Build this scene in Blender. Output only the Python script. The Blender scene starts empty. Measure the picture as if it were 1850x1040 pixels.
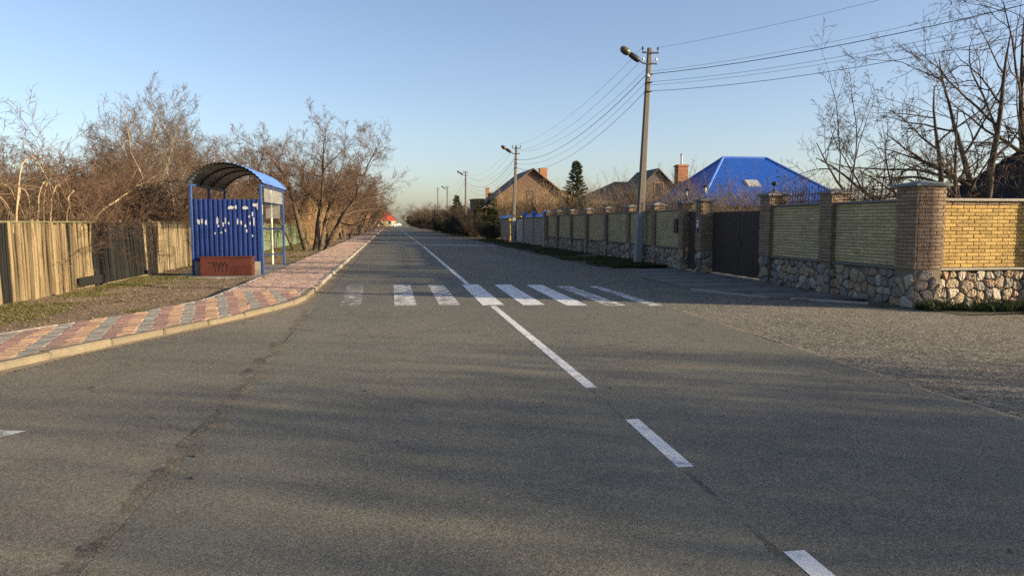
import bpy, math, random
import numpy as np
from mathutils import Vector, Matrix

S = bpy.context.scene
COL = S.collection
R = math.radians

# ------------------------------------------------------------------ camera
CAM_H = 1.65
cam_data = bpy.data.cameras.new('camera')
cam_data.sensor_width = 36.0
cam_data.lens = 1335.0 / 1850.0 * 36.0
cam_data.clip_start = 0.05
cam_data.clip_end = 6000.0
cam = bpy.data.objects.new('camera', cam_data)
COL.objects.link(cam)
cam.location = (0, 0, CAM_H)
YAW, PITCH = R(9.322), R(5.051)
cam.rotation_euler = (R(90) - PITCH, 0, -YAW)
S.camera = cam

# ------------------------------------------------------------------ sky, sun, exposure
SUN_AZ = math.atan2(0.91, -0.41)          # from +Y towards +X
SUN_EL = R(12.5)
world = bpy.data.worlds.new('World')
S.world = world
world.use_nodes = True
wn = world.node_tree
wn.nodes.clear()
sky = wn.nodes.new('ShaderNodeTexSky')
sky.sky_type = 'NISHITA'
sky.sun_disc = False
sky.sun_elevation = SUN_EL
sky.sun_rotation = SUN_AZ
sky.altitude = 0
sky.air_density = 0.80
sky.dust_density = 1.5
sky.ozone_density = 1.3
bg = wn.nodes.new('ShaderNodeBackground')
bg.inputs['Strength'].default_value = 0.103
wo = wn.nodes.new('ShaderNodeOutputWorld')
tint = wn.nodes.new('ShaderNodeMix')          # camera white balance: the sky as this phone recorded it
tint.data_type = 'RGBA'
tint.blend_type = 'MULTIPLY'
tint.inputs[0].default_value = 1.0
tint.inputs[7].default_value = (1.02, 0.97, 1.0, 1)
wn.links.new(sky.outputs[0], tint.inputs[6])
wn.links.new(tint.outputs[2], bg.inputs['Color'])
wn.links.new(bg.outputs[0], wo.inputs['Surface'])
sd = bpy.data.lights.new('sun', 'SUN')
sd.energy = 4.9
sd.angle = R(0.53)
sd.color = (1.0, 0.80, 0.52)
sun = bpy.data.objects.new('sun', sd)
COL.objects.link(sun)
_dir = Vector((-math.sin(SUN_AZ) * math.cos(SUN_EL), -math.cos(SUN_AZ) * math.cos(SUN_EL), -math.sin(SUN_EL)))
sun.rotation_euler = _dir.to_track_quat('-Z', 'Y').to_euler()
sun.location = (40, -20, 30)
S.view_settings.view_transform = 'Standard'
S.view_settings.look = 'None'
S.view_settings.gamma = 1.0
S.view_settings.exposure = 1.24
S.view_settings.use_curve_mapping = False
S.render.engine = 'CYCLES'
S.cycles.use_denoising = False
S.cycles.max_bounces = 5
S.cycles.diffuse_bounces = 3
S.cycles.glossy_bounces = 2
S.cycles.transparent_max_bounces = 12

# ------------------------------------------------------------------ helpers: meshes
def mesh_np(name, V, F, mat=None, smooth=False, midx=None):
    """V (n,3); F list of (m,k) index arrays or list of tuples"""
    me = bpy.data.meshes.new(name)
    V = np.asarray(V, dtype=np.float32).reshape(-1, 3)
    loops, starts, tot = [], [], 0
    for f in F:
        f = np.asarray(f, dtype=np.int32)
        if f.size == 0:
            continue
        m, k = f.shape
        loops.append(f.ravel())
        starts.append(tot + np.arange(m, dtype=np.int32) * k)
        tot += m * k
    L = np.concatenate(loops)
    St = np.concatenate(starts)
    me.vertices.add(len(V))
    me.vertices.foreach_set('co', V.ravel())
    me.loops.add(len(L))
    me.loops.foreach_set('vertex_index', L)
    me.polygons.add(len(St))
    me.polygons.foreach_set('loop_start', St)
    me.polygons.foreach_set('use_smooth', np.full(len(St), bool(smooth)))
    if midx is not None:
        me.polygons.foreach_set('material_index', np.asarray(midx, dtype=np.int32))
    me.update(calc_edges=True)
    for m_ in (mat if isinstance(mat, (list, tuple)) else [mat]):
        if m_ is not None:
            me.materials.append(m_)
    return me


class MB:
    """collects shapes, builds ONE mesh object"""
    def __init__(self):
        self.v = []
        self.f = {}
        self.n = 0

    def add(self, V, F, M=None):
        V = np.asarray(V, dtype=float).reshape(-1, 3)
        if M is not None:
            M = np.array(M)
            V = V @ M[:3, :3].T + M[:3, 3]
        for f in F:
            self.f.setdefault(len(f), []).append([i + self.n for i in f])
        self.v.append(V)
        self.n += len(V)
        return self

    def box(self, x0, x1, y0, y1, z0, z1, M=None):
        V = [(x0, y0, z0), (x1, y0, z0), (x1, y1, z0), (x0, y1, z0), (x0, y0, z1), (x1, y0, z1), (x1, y1, z1), (x0, y1, z1)]
        F = [(0, 3, 2, 1), (4, 5, 6, 7), (0, 1, 5, 4), (1, 2, 6, 5), (2, 3, 7, 6), (3, 0, 4, 7)]
        return self.add(V, F, M)

    def bbox(self, x0, x1, y0, y1, z0, z1, b=0.01, M=None):
        """box with chamfered edges"""
        xs, ys, zs = (x0, x1), (y0, y1), (z0, z1)
        V, idx = [], {}
        for i in (0, 1):
            for j in (0, 1):
                for k in (0, 1):
                    sx, sy, sz = (1, -1)[i] * b, (1, -1)[j] * b, (1, -1)[k] * b
                    for a in range(3):
                        p = [xs[i] + sx, ys[j] + sy, zs[k] + sz]
                        p[a] = (xs[i], ys[j], zs[k])[a]
                        idx[i, j, k, a] = len(V)
                        V.append(p)
        F = []
        g = idx
        for i in (0, 1):
            q = [g[i, 0, 0, 0], g[i, 1, 0, 0], g[i, 1, 1, 0], g[i, 0, 1, 0]]
            F.append(q if i else q[::-1])
            q = [g[0, i, 0, 1], g[0, i, 1, 1], g[1, i, 1, 1], g[1, i, 0, 1]]
            F.append(q if i else q[::-1])
            q = [g[0, 0, i, 2], g[1, 0, i, 2], g[1, 1, i, 2], g[0, 1, i, 2]]
            F.append(q if i else q[::-1])
        for i in (0, 1):
            for j in (0, 1):
                q = [g[i, j, 0, 0], g[i, j, 1, 0], g[i, j, 1, 1], g[i, j, 0, 1]]
                F.append(q if (i + j) % 2 else q[::-1])
                q = [g[i, 0, j, 0], g[i, 1, j, 0], g[i, 1, j, 2], g[i, 0, j, 2]]
                F.append(q if (i + j) % 2 == 0 else q[::-1])
                q = [g[0, i, j, 1], g[1, i, j, 1], g[1, i, j, 2], g[0, i, j, 2]]
                F.append(q if (i + j) % 2 else q[::-1])
                for k in (0, 1):
                    t = [g[i, j, k, 0], g[i, j, k, 1], g[i, j, k, 2]]
                    F.append(t if (i + j + k) % 2 else t[::-1])
        return self.add(V, F, M)

    def tube(self, pts, rad, k=6, cap=True, M=None):
        pts = [Vector(p) for p in pts]
        if not isinstance(rad, (list, tuple)):
            rad = [rad] * len(pts)
        V, F = [], []
        ref = Vector((0.31, 0.22, 0.92))
        if abs((pts[-1] - pts[0]).normalized().dot(ref)) > 0.9:
            ref = Vector((1, 0.1, 0))
        for i, p in enumerate(pts):
            t = (pts[min(i + 1, len(pts) - 1)] - pts[max(i - 1, 0)]).normalized()
            a = t.cross(ref).normalized()
            b = t.cross(a)
            for j in range(k):
                th = 2 * math.pi * j / k
                V.append(p + (a * math.cos(th) + b * math.sin(th)) * rad[i])
        for i in range(len(pts) - 1):
            for j in range(k):
                F.append((i * k + j, i * k + (j + 1) % k, (i + 1) * k + (j + 1) % k, (i + 1) * k + j))
        if cap:
            F.append(tuple(range(k))[::-1])
            F.append(tuple((len(pts) - 1) * k + j for j in range(k)))
        return self.add([tuple(v) for v in V], F, M)

    def lathe(self, prof, k=12, M=None, cap=True):
        """profile (r,z) revolved about z"""
        V, F = [], []
        for r, z in prof:
            for j in range(k):
                th = 2 * math.pi * j / k
                V.append((r * math.cos(th), r * math.sin(th), z))
        for i in range(len(prof) - 1):
            for j in range(k):
                F.append((i * k + j, i * k + (j + 1) % k, (i + 1) * k + (j + 1) % k, (i + 1) * k + j))
        if cap:
            F.append(tuple(range(k))[::-1])
            F.append(tuple((len(prof) - 1) * k + j for j in range(k)))
        return self.add(V, F, M)

    def prism(self, poly, z0, z1, M=None):
        n = len(poly)
        V = [(x, y, z0) for x, y in poly] + [(x, y, z1) for x, y in poly]
        F = [tuple(range(n))[::-1], tuple(range(n, 2 * n))] + [(i, (i + 1) % n, n + (i + 1) % n, n + i) for i in range(n)]
        return self.add(V, F, M)

    def build(self, name, mat, parent=None, smooth=False, M=None):
        me = mesh_np(name, np.concatenate(self.v), [np.array(f) for f in self.f.values()], mat, smooth)
        return link(name, me, parent, M)


def link(name, me, parent=None, M=None):
    o = bpy.data.objects.new(name, me)
    COL.objects.link(o)
    if M is not None:
        o.matrix_basis = M
    if parent is not None:
        o.parent = parent
        o.matrix_parent_inverse = pinv(parent)
    return o


def pinv(p):
    """shapes are given in world coordinates, so a part's own basis is its world matrix"""
    return p.matrix_basis.inverted()


def tag(o, label=None, cat=None, group=None, kind=None):
    if label: o['label'] = label
    if cat: o['category'] = cat
    if group: o['group'] = group
    if kind: o['kind'] = kind
    return o


def thing(name, label, cat, loc=(0, 0, 0), group=None):
    o = bpy.data.objects.new(name, None)
    o.empty_display_size = 0.2
    COL.objects.link(o)
    o.location = loc
    o.matrix_basis = Matrix.Translation(loc)
    return tag(o, label, cat, group)


def T(x, y, z):
    return Matrix.Translation((x, y, z))


def RZ(a):
    return Matrix.Rotation(a, 4, 'Z')


def RX(a):
    return Matrix.Rotation(a, 4, 'X')


def RY(a):
    return Matrix.Rotation(a, 4, 'Y')


def copy_tree(src, M, label=None, group=None):
    """copy of a thing whose parts hang one or two levels below; src and copies use plain local coordinates"""
    r = src.copy()
    COL.objects.link(r)
    r.matrix_basis = M
    if label: r['label'] = label
    if group: r['group'] = group
    for ch in KIDS.get(src.name, []):
        c = ch.copy()
        COL.objects.link(c)
        c.parent = r
    return r


KIDS = {}
def kid(o, parent):
    """child in the parent's own local coordinates"""
    o.parent = parent
    KIDS.setdefault(parent.name, []).append(o)
    return o


# ------------------------------------------------------------------ helpers: materials
class NT:
    def __init__(self, name):
        self.m = bpy.data.materials.new(name)
        self.m.use_nodes = True
        self.t = self.m.node_tree
        self.t.nodes.clear()
        self.out = self.n('ShaderNodeOutputMaterial')
        self._tc = None

    def n(self, typ, **kw):
        nd = self.t.nodes.new(typ)
        for k, v in kw.items():
            setattr(nd, k, v)
        return nd

    def l(self, a, b):
        self.t.links.new(a, b)

    def inp(self, nd, key, val):
        s = nd.inputs[key]
        if hasattr(val, 'is_output'):
            self.l(val, s)
        elif isinstance(val, (tuple, list)) and len(val) == 3 and s.type == 'RGBA':
            s.default_value = (*val, 1)
        else:
            s.default_value = val

    def pos(self):
        if self._tc is None:
            self._tc = self.n('ShaderNodeNewGeometry').outputs['Position']
        return self._tc

    def obj(self):
        return self.n('ShaderNodeTexCoord').outputs['Object']

    def mapping(self, vec, scale=(1, 1, 1), rot=(0, 0, 0), loc=(0, 0, 0)):
        m = self.n('ShaderNodeMapping')
        self.l(vec, m.inputs['Vector'])
        m.inputs['Scale'].default_value = scale
        m.inputs['Rotation'].default_value = rot
        m.inputs['Location'].default_value = loc
        return m.outputs[0]

    def noise(self, scale, detail=3, rough=0.55, vec=None, dist=0.0):
        nd = self.n('ShaderNodeTexNoise')
        self.l(vec if vec is not None else self.pos(), nd.inputs['Vector'])
        nd.inputs['Scale'].default_value = scale
        nd.inputs['Detail'].default_value = detail
        nd.inputs['Roughness'].default_value = rough
        nd.inputs['Distortion'].default_value = dist
        return nd.outputs['Fac']

    def voro(self, scale, vec=None, feature='F1', out='Distance', rnd=1.0):
        nd = self.n('ShaderNodeTexVoronoi', feature=feature)
        self.l(vec if vec is not None else self.pos(), nd.inputs['Vector'])
        nd.inputs['Scale'].default_value = scale
        nd.inputs['Randomness'].default_value = rnd
        return nd.outputs[out]

    def ramp(self, fac, stops, interp='LINEAR'):
        nd = self.n('ShaderNodeValToRGB')
        nd.color_ramp.interpolation = interp
        e = nd.color_ramp.elements
        while len(e) < len(stops):
            e.new(0.5)
        for i, (p, c) in enumerate(stops):
            e[i].position = p
            e[i].color = (*c, 1) if isinstance(c, (tuple, list)) else (c, c, c, 1)
        self.l(fac, nd.inputs['Fac'])
        return nd.outputs['Color']

    def mix(self, fac, a, b, mode='MIX'):
        nd = self.n('ShaderNodeMix', data_type='RGBA', blend_type=mode)
        self.inp(nd, 0, fac)
        for key, v in ((6, a), (7, b)):
            if hasattr(v, 'is_output'):
                self.l(v, nd.inputs[key])
            else:
                nd.inputs[key].default_value = (*v, 1) if isinstance(v, (tuple, list)) else (v, v, v, 1)
        return nd.outputs[2]

    def math(self, op, a, b=None, c=None, clamp=False):
        nd = self.n('ShaderNodeMath', operation=op)
        nd.use_clamp = clamp
        for i, v in enumerate((a, b, c)):
            if v is not None:
                self.inp(nd, i, v)
        return nd.outputs[0]

    def bump(self, h, strength=0.5, dist=0.01, normal=None):
        nd = self.n('ShaderNodeBump')
        nd.inputs['Strength'].default_value = strength
        nd.inputs['Distance'].default_value = dist
        self.l(h, nd.inputs['Height'])
        if normal is not None:
            self.l(normal, nd.inputs['Normal'])
        return nd.outputs[0]

    def rand(self):
        """per object and per island"""
        a = self.n('ShaderNodeObjectInfo').outputs['Random']
        b = self.n('ShaderNodeNewGeometry').outputs['Random Per Island']
        return self.math('FRACT', self.math('ADD', a, b))

    def bsdf(self, color, rough=0.8, normal=None, metallic=0.0, spec=0.3, **kw):
        p = self.n('ShaderNodeBsdfPrincipled')
        self.inp(p, 'Base Color', color)
        self.inp(p, 'Roughness', rough)
        self.inp(p, 'Metallic', metallic)
        self.inp(p, 'Specular IOR Level', spec)
        for k, v in kw.items():
            self.inp(p, k, v)
        if normal is not None:
            self.l(normal, p.inputs['Normal'])
        return p.outputs[0]

    def done(self, sh):
        self.l(sh, self.out.inputs['Surface'])
        return self.m


def simple(name, col, rough=0.7, var=0.25, scale=6.0, bump=0.0, bscale=60.0, metallic=0.0, spec=0.3, isl=0.0):
    t = NT(name)
    v = t.noise(scale, 4)
    c = t.mix(v, tuple(x * (1 - var) for x in col), tuple(min(1, x * (1 + var)) for x in col))
    if isl:
        r = t.rand()
        k = t.math('MULTIPLY_ADD', r, 2 * isl, 1 - isl)
        c = t.mix(1.0, c, k, 'MULTIPLY')
    nrm = t.bump(t.noise(bscale, 4), bump, 0.01) if bump else None
    return t.done(t.bsdf(c, rough, nrm, metallic, spec))

# ------------------------------------------------------------------ materials
def asphalt(name, base, tint, scale, bs, bd, patch=0.35, seed=0.0, grit=1.0, fade=0.0):
    t = NT(name)
    p = t.mapping(t.pos(), loc=(seed, seed * 0.7, 0))
    g = t.n('ShaderNodeSeparateColor')
    t.l(t.voro(scale, p, out='Color'), g.inputs[0])
    g2 = t.n('ShaderNodeSeparateColor')
    t.l(t.voro(scale * 2.1, p, out='Color'), g2.inputs[0])
    fine = t.noise(scale * 1.3, 3, 0.7, p)
    big = t.noise(0.35, 4, 0.6, p)
    mid = t.noise(2.4, 4, 0.65, p)
    f = t.math('ADD', t.math('MULTIPLY', g.outputs[0], 0.5), t.math('ADD', t.math('MULTIPLY', g2.outputs[0], 0.25), t.math('MULTIPLY', fine, 0.35)))
    c = t.ramp(f, [(0.18, tuple(x * (1 - 0.62 * grit) for x in base)), (0.5, base), (0.78, tuple(x * (1 + 0.5 * grit) for x in base)), (0.95, tuple(x * (1 + 1.5 * grit) for x in base))])
    c = t.mix(t.ramp(big, [(0.35, 0.0), (0.7, patch)]), c, t.mix(f, tuple(x * 0.5 for x in tint), tuple(x * 1.5 for x in tint)))
    c = t.mix(t.ramp(mid, [(0.42, 0.0), (0.78, 0.45)]), c, t.mix(f, tuple(x * 0.35 for x in base), tuple(x * 1.05 for x in base)))
    # long wheel-track wear along the lanes
    tr = t.noise(0.9, 2, 0.5, t.mapping(t.pos(), scale=(1.0, 0.06, 1)))
    c = t.mix(t.ramp(tr, [(0.45, 0.0), (0.7, 0.4)]), c, t.mix(f, tuple(x * 0.8 for x in base), tuple(x * 1.7 for x in base)))
    # old oil drips and dark spots
    sp = t.voro(0.55, p, rnd=1.0)
    spn = t.math('ADD', sp, t.math('MULTIPLY', t.noise(9, 3, 0.6, p), 0.14))
    c = t.mix(t.ramp(spn, [(0.10, 0.6), (0.15, 0.0)]), c, tuple(x * 0.3 for x in base))
    # pale dust drifted over the surface in broad uneven areas
    du = t.math('ADD', t.math('MULTIPLY', t.noise(0.16, 3, 0.55, p), 0.7), t.math('MULTIPLY', t.noise(1.1, 5, 0.7, p), 0.35))
    c = t.mix(t.ramp(du, [(0.50, 0.0), (0.66, 0.42)]), c, t.mix(f, tuple(x * 0.8 for x in tint), tuple(x * 2.0 for x in tint)))
    # hairline cracks
    cr = t.voro(0.42, t.mapping(p, scale=(1, 0.7, 1)), feature='DISTANCE_TO_EDGE')
    crn = t.math('ADD', cr, t.math('MULTIPLY', t.noise(6, 4, 0.7, p), 0.05))
    cm = t.math('MULTIPLY', t.ramp(crn, [(0.024, 0.55), (0.030, 0.0)]), t.ramp(t.noise(0.3, 2, 0.5, t.mapping(p, loc=(9, 4, 0))), [(0.5, 0.0), (0.6, 1.0)]))
    c = t.mix(cm, c, tuple(x * 0.45 for x in base))
    h = t.math('ADD', t.math('MULTIPLY', g.outputs[1], 0.45), fine)
    n = t.bump(h, bs, bd)
    bs_ = t.bsdf(c, 0.84, n, spec=0.26)
    if fade:
        al = t.ramp(t.math('ADD', t.math('MULTIPLY', t.noise(2.2, 4, 0.7, p), 0.6), t.math('MULTIPLY', t.noise(38, 4, 0.7, p), 0.5)), [(0.50, 0.0), (0.64, fade)])
        mx = t.n('ShaderNodeMixShader')
        t.l(al, mx.inputs[0]); t.l(t.n('ShaderNodeBsdfTransparent').outputs[0], mx.inputs[1]); t.l(bs_, mx.inputs[2])
        bs_ = mx.outputs[0]
    return t.done(bs_)


M_ROAD = asphalt('asphalt_fine', (0.120, 0.115, 0.093), (0.152, 0.140, 0.106), 85, 0.6, 0.010, grit=0.9)
M_OLD = asphalt('asphalt_old', (0.126, 0.117, 0.093), (0.188, 0.160, 0.118), 70, 0.6, 0.012, 0.6, 31.0, grit=0.9)
M_COARSE = asphalt('asphalt_coarse', (0.138, 0.128, 0.103), (0.175, 0.155, 0.118), 19, 1.0, 0.05, 0.35, 77.0, grit=1.35)


def paint(name, wear, col=(0.76, 0.76, 0.74)):
    t = NT(name)
    a = t.noise(4.0, 5, 0.7)
    b = t.noise(95, 3, 0.7)
    f = t.math('ADD', t.math('MULTIPLY', a, 0.75), t.math('MULTIPLY', b, 0.45))
    al = t.ramp(f, [(wear - 0.06, 0.0), (wear + 0.08, 1.0)])
    c = t.mix(t.noise(7, 4), tuple(x * 0.72 for x in col), col)
    n = t.bump(t.noise(110, 3, 0.7), 0.5, 0.008)
    bs = t.bsdf(c, 0.75, n)
    tr = t.n('ShaderNodeBsdfTransparent').outputs[0]
    mx = t.n('ShaderNodeMixShader')
    t.l(al, mx.inputs[0]); t.l(tr, mx.inputs[1]); t.l(bs, mx.inputs[2])
    return t.done(mx.outputs[0])


M_PAINT = paint('road_paint', 0.488)
M_PAINT_WORN = paint('road_paint_worn', 0.585)
M_PAINT_GONE = paint('road_paint_nearly_gone', 0.655)


def dirt_grass():
    t = NT('dirt_verge')
    a = t.noise(0.55, 5, 0.6)
    b = t.noise(3.0, 5, 0.65)
    c = t.noise(28, 4, 0.7)
    soil = t.mix(c, (0.09, 0.066, 0.045), (0.36, 0.285, 0.205))
    soil = t.mix(t.ramp(b, [(0.35, 0.0), (0.7, 0.7)]), soil, t.mix(c, (0.15, 0.11, 0.075), (0.38, 0.30, 0.21)))
    moss = t.mix(c, (0.06, 0.065, 0.022), (0.22, 0.20, 0.085))
    f = t.math('ADD', t.math('MULTIPLY', a, 0.65), t.math('MULTIPLY', b, 0.4))
    col = t.mix(t.ramp(f, [(0.56, 0.0), (0.66, 0.8)]), soil, moss)
    n = t.bump(t.math('ADD', c, t.noise(90, 3, 0.7)), 0.9, 0.03)
    return t.done(t.bsdf(col, 0.95, n, spec=0.1))


M_DIRT = dirt_grass()
M_FIELD = simple('field_ground', (0.13, 0.105, 0.06), 0.95, 0.45, 0.08, 0.4, 8)
M_VERGE_R = simple('verge_soil', (0.085, 0.080, 0.045), 0.95, 0.4, 1.6, 0.8, 40)


def stony(name, col, var=0.3, bs=0.6, scale=40, isl=0.25, rough=0.85, stain=None):
    t = NT(name)
    v = t.noise(scale * 0.2, 5, 0.65)
    c = t.mix(v, tuple(x * (1 - var) for x in col), tuple(min(1, x * (1 + var)) for x in col))
    r = t.rand()
    c = t.mix(1.0, c, t.math('MULTIPLY_ADD', r, 2 * isl, 1 - isl), 'MULTIPLY')
    if stain:
        c = t.mix(t.ramp(t.noise(1.3, 5, 0.7), [(0.48, 0.0), (0.72, 0.8)]), c, stain)
    n = t.bump(t.noise(scale, 5, 0.7), bs, 0.02)
    return t.done(t.bsdf(c, rough, n, spec=0.2))


M_PAVE = [stony('paver_grey', (0.255, 0.245, 0.215), 0.2, 0.5, 90, 0.18, stain=(0.23, 0.20, 0.16)),
          stony('paver_red', (0.29, 0.180, 0.150), 0.2, 0.5, 90, 0.18, stain=(0.24, 0.18, 0.145)),
          stony('paver_orange', (0.43, 0.280, 0.180), 0.2, 0.5, 90, 0.18, stain=(0.28, 0.21, 0.15))]
M_PAVE.append(stony('paver_faded_pink', (0.40, 0.285, 0.235), 0.2, 0.5, 90, 0.18, stain=(0.31, 0.25, 0.21)))  # pink blocks, colour lightened so the far sidewalk looks sunlit
M_SAND = simple('joint_sand', (0.17, 0.14, 0.10), 0.95, 0.3, 8, 0.5, 120)
M_KERB = stony('kerb_concrete', (0.185, 0.158, 0.112), 0.3, 0.9, 60, 0.15, stain=(0.12, 0.105, 0.082))
M_KERB_W = stony('kerb_whitewashed', (0.29, 0.265, 0.22), 0.2, 0.5, 60, 0.15, stain=(0.17, 0.15, 0.12))
M_CONC = stony('concrete_grey', (0.30, 0.285, 0.25), 0.22, 0.5, 50, 0.1, stain=(0.19, 0.17, 0.14))
M_YBRICK = stony('brick_yellow', (0.43, 0.295, 0.105), 0.25, 1.0, 45, 0.22, stain=(0.26, 0.185, 0.085))
M_YBRICK2 = stony('brick_ochre', (0.42, 0.345, 0.185), 0.2, 0.6, 45, 0.16, stain=(0.29, 0.24, 0.15))
M_BBRICK = stony('brick_brown', (0.235, 0.170, 0.118), 0.2, 0.6, 45, 0.18)
M_OBRICK = stony('brick_orange', (0.29, 0.145, 0.080), 0.2, 0.6, 45, 0.2)
M_MORTAR = simple('mortar', (0.145, 0.120, 0.085), 0.95, 0.25, 20, 0.5, 90)
M_COPING = stony('coping_grey', (0.155, 0.150, 0.140), 0.25, 0.4, 60, 0.1)
M_CAPG = stony('cap_green_grey', (0.13, 0.155, 0.155), 0.25, 0.4, 60, 0.1)


def stone_mat():
    t = NT('field_stone')
    r = t.rand()
    c = t.ramp(r, [(0.0, (0.20, 0.185, 0.165)), (0.22, (0.29, 0.235, 0.175)), (0.42, (0.37, 0.33, 0.27)),
                   (0.58, (0.31, 0.215, 0.155)), (0.70, (0.24, 0.215, 0.19)), (0.85, (0.34, 0.275, 0.19))], 'CONSTANT')
    v = t.noise(11, 6, 0.7)
    c = t.mix(1.0, c, t.math('MULTIPLY_ADD', v, 1.3, 0.35), 'MULTIPLY')
    n = t.bump(t.math('ADD', t.noise(16, 6, 0.7), t.voro(22)), 0.8, 0.03)
    return t.done(t.bsdf(c, 0.9, n, spec=0.15))


M_STONE = stone_mat()


def wood(name, a, b, dark=0.25, isl=0.45, axis=(7, 7, 0.5)):
    t = NT(name)
    p = t.mapping(t.pos(), scale=axis)
    g = t.noise(9, 6, 0.7, p, 0.6)
    st = t.noise(1.2, 5, 0.7, t.mapping(t.pos(), scale=(1, 1.4, 0.6)))
    c = t.mix(g, a, b)
    c = t.mix(1.0, c, t.math('MULTIPLY_ADD', t.rand(), 2 * isl, 1 - isl), 'MULTIPLY')
    c = t.mix(t.ramp(st, [(0.48, 0.0), (0.68, 0.8)]), c, tuple(x * dark for x in b))
    n = t.bump(g, 0.7, 0.02)
    return t.done(t.bsdf(c, 0.9, n, spec=0.1))


M_PLANK = wood('weathered_plank', (0.082, 0.064, 0.038), (0.255, 0.198, 0.115), 0.22, 0.45)
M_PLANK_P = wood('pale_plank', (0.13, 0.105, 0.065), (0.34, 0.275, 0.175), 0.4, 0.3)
M_PLANK_D = wood('charred_dark_plank', (0.007, 0.0075, 0.008), (0.026, 0.026, 0.026), 0.5, 0.4)  # near-black wood tone for one leaning section and a few boards
M_MOSSW = wood('mossy_rail', (0.07, 0.075, 0.04), (0.18, 0.175, 0.10), 0.5, 0.3)
M_GREENW = wood('green_painted_board', (0.085, 0.125, 0.075), (0.165, 0.215, 0.13), 0.6, 0.25)


def bark(name, a, b, scale=14, lit=0.0):
    t = NT(name)
    g = t.noise(scale, 5, 0.7, t.mapping(t.obj(), scale=(1, 1, 0.35)))
    c = t.mix(t.ramp(g, [(0.3, 0.0), (0.7, 1.0)]), a, b)
    n = t.bump(g, 0.6, 0.03)
    return t.done(t.bsdf(c, 0.9, n, spec=0.12))


M_BARK = bark('bark_brown', (0.046, 0.036, 0.028), (0.125, 0.098, 0.072))
M_TWIG = bark('twig_red_brown', (0.078, 0.050, 0.036), (0.155, 0.102, 0.070), 3)
M_TWIG_O = bark('twig_ochre', (0.11, 0.082, 0.054), (0.21, 0.155, 0.10), 3)
M_TWIG_D = bark('twig_dark', (0.050, 0.038, 0.030), (0.105, 0.080, 0.060), 3)
M_TWIG_G = bark('twig_grey', (0.085, 0.070, 0.056), (0.16, 0.135, 0.108), 3)
M_BARK_D = bark('bark_dark', (0.040, 0.032, 0.026), (0.110, 0.088, 0.066))
M_PALE = bark('peeled_pale_wood', (0.24, 0.175, 0.10), (0.42, 0.33, 0.21), 6)
M_BIRCH = bark('pale_grey_bark', (0.13, 0.11, 0.085), (0.27, 0.235, 0.19), 5)
M_REED = bark('dry_stem', (0.26, 0.165, 0.080), (0.42, 0.29, 0.16), 3)


def leafmat(name, a, b):
    t = NT(name)
    r = t.rand()
    c = t.mix(r, a, b)
    c = t.mix(t.noise(2.2, 3), c, tuple(x * 0.7 for x in a))
    return t.done(t.bsdf(c, 0.7, None, spec=0.2))


M_NEEDLE = leafmat('spruce_needle', (0.040, 0.062, 0.028), (0.105, 0.130, 0.055))
M_THUJA = leafmat('evergreen_leaf', (0.024, 0.038, 0.012), (0.075, 0.085, 0.028))
M_GRASS = leafmat('grass_blade', (0.075, 0.080, 0.022), (0.20, 0.185, 0.070))
M_GRASS_D = leafmat('grass_blade_dark', (0.032, 0.052, 0.014), (0.085, 0.105, 0.032))
M_GRASS_Y = leafmat('dry_grass_blade', (0.19, 0.15, 0.065), (0.36, 0.29, 0.15))
M_LITTER = leafmat('leaf_litter', (0.14, 0.085, 0.045), (0.33, 0.25, 0.16))


def steel(name, col, rough=0.45, rust=0.0, spec=0.4):
    t = NT(name)
    v = t.noise(3.5, 5, 0.65)
    c = t.mix(v, tuple(x * 0.75 for x in col), tuple(min(1, x * 1.2) for x in col))
    if rust:
        c = t.mix(t.ramp(t.noise(5.5, 6, 0.75), [(0.55, 0.0), (0.72, rust)]), c, (0.13, 0.055, 0.025))
    n = t.bump(t.noise(45, 3), 0.08, 0.01)
    return t.done(t.bsdf(c, t.math('MULTIPLY_ADD', v, 0.25, rough - 0.1), n, spec=spec))


M_BLUE = steel('blue_painted_sheet', (0.013, 0.036, 0.165), 0.42, 0.3)
M_BLUEPOST = steel('blue_painted_post', (0.022, 0.070, 0.24), 0.5, 0.5)
M_BLUEROOF = steel('blue_roof_sheet', (0.075, 0.175, 0.52), 0.38, 0.1)
M_DARKMETAL = steel('dark_metal', (0.020, 0.020, 0.022), 0.5)
M_GATE = steel('brown_gate_sheet', (0.030, 0.021, 0.019), 0.5)
M_RUSTRED = steel('red_oxide_steel', (0.085, 0.028, 0.023), 0.75, 0.6, 0.12)
M_WHITEP = steel('white_painted_pipe', (0.72, 0.69, 0.58), 0.55, 0.25)
M_YELLOWP = steel('yellow_gas_pipe', (0.62, 0.40, 0.035), 0.5, 0.2)
M_GREYM = steel('grey_metal', (0.33, 0.34, 0.35), 0.4)
M_PAPER = simple('torn_paper', (0.40, 0.42, 0.45), 0.9, 0.45, 25)
M_INK = simple('dark_spray_paint', (0.018, 0.014, 0.014), 0.8, 0.2, 20)
M_BLACKP = simple('black_plastic', (0.015, 0.015, 0.017), 0.5, 0.2, 9)
M_WHITEPL = simple('white_plastic', (0.62, 0.62, 0.60), 0.5, 0.1, 9)
M_CABLE = simple('black_cable', (0.05, 0.05, 0.055), 0.6, 0.1, 5)
M_PORC = simple('porcelain', (0.55, 0.53, 0.48), 0.3, 0.1, 5)
M_POLE = stony('pole_concrete', (0.125, 0.115, 0.100), 0.25, 0.4, 30, 0.1)
M_POLEW = stony('pole_whitewash', (0.25, 0.26, 0.26), 0.25, 0.4, 22, 0.1, stain=(0.22, 0.21, 0.18))


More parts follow.
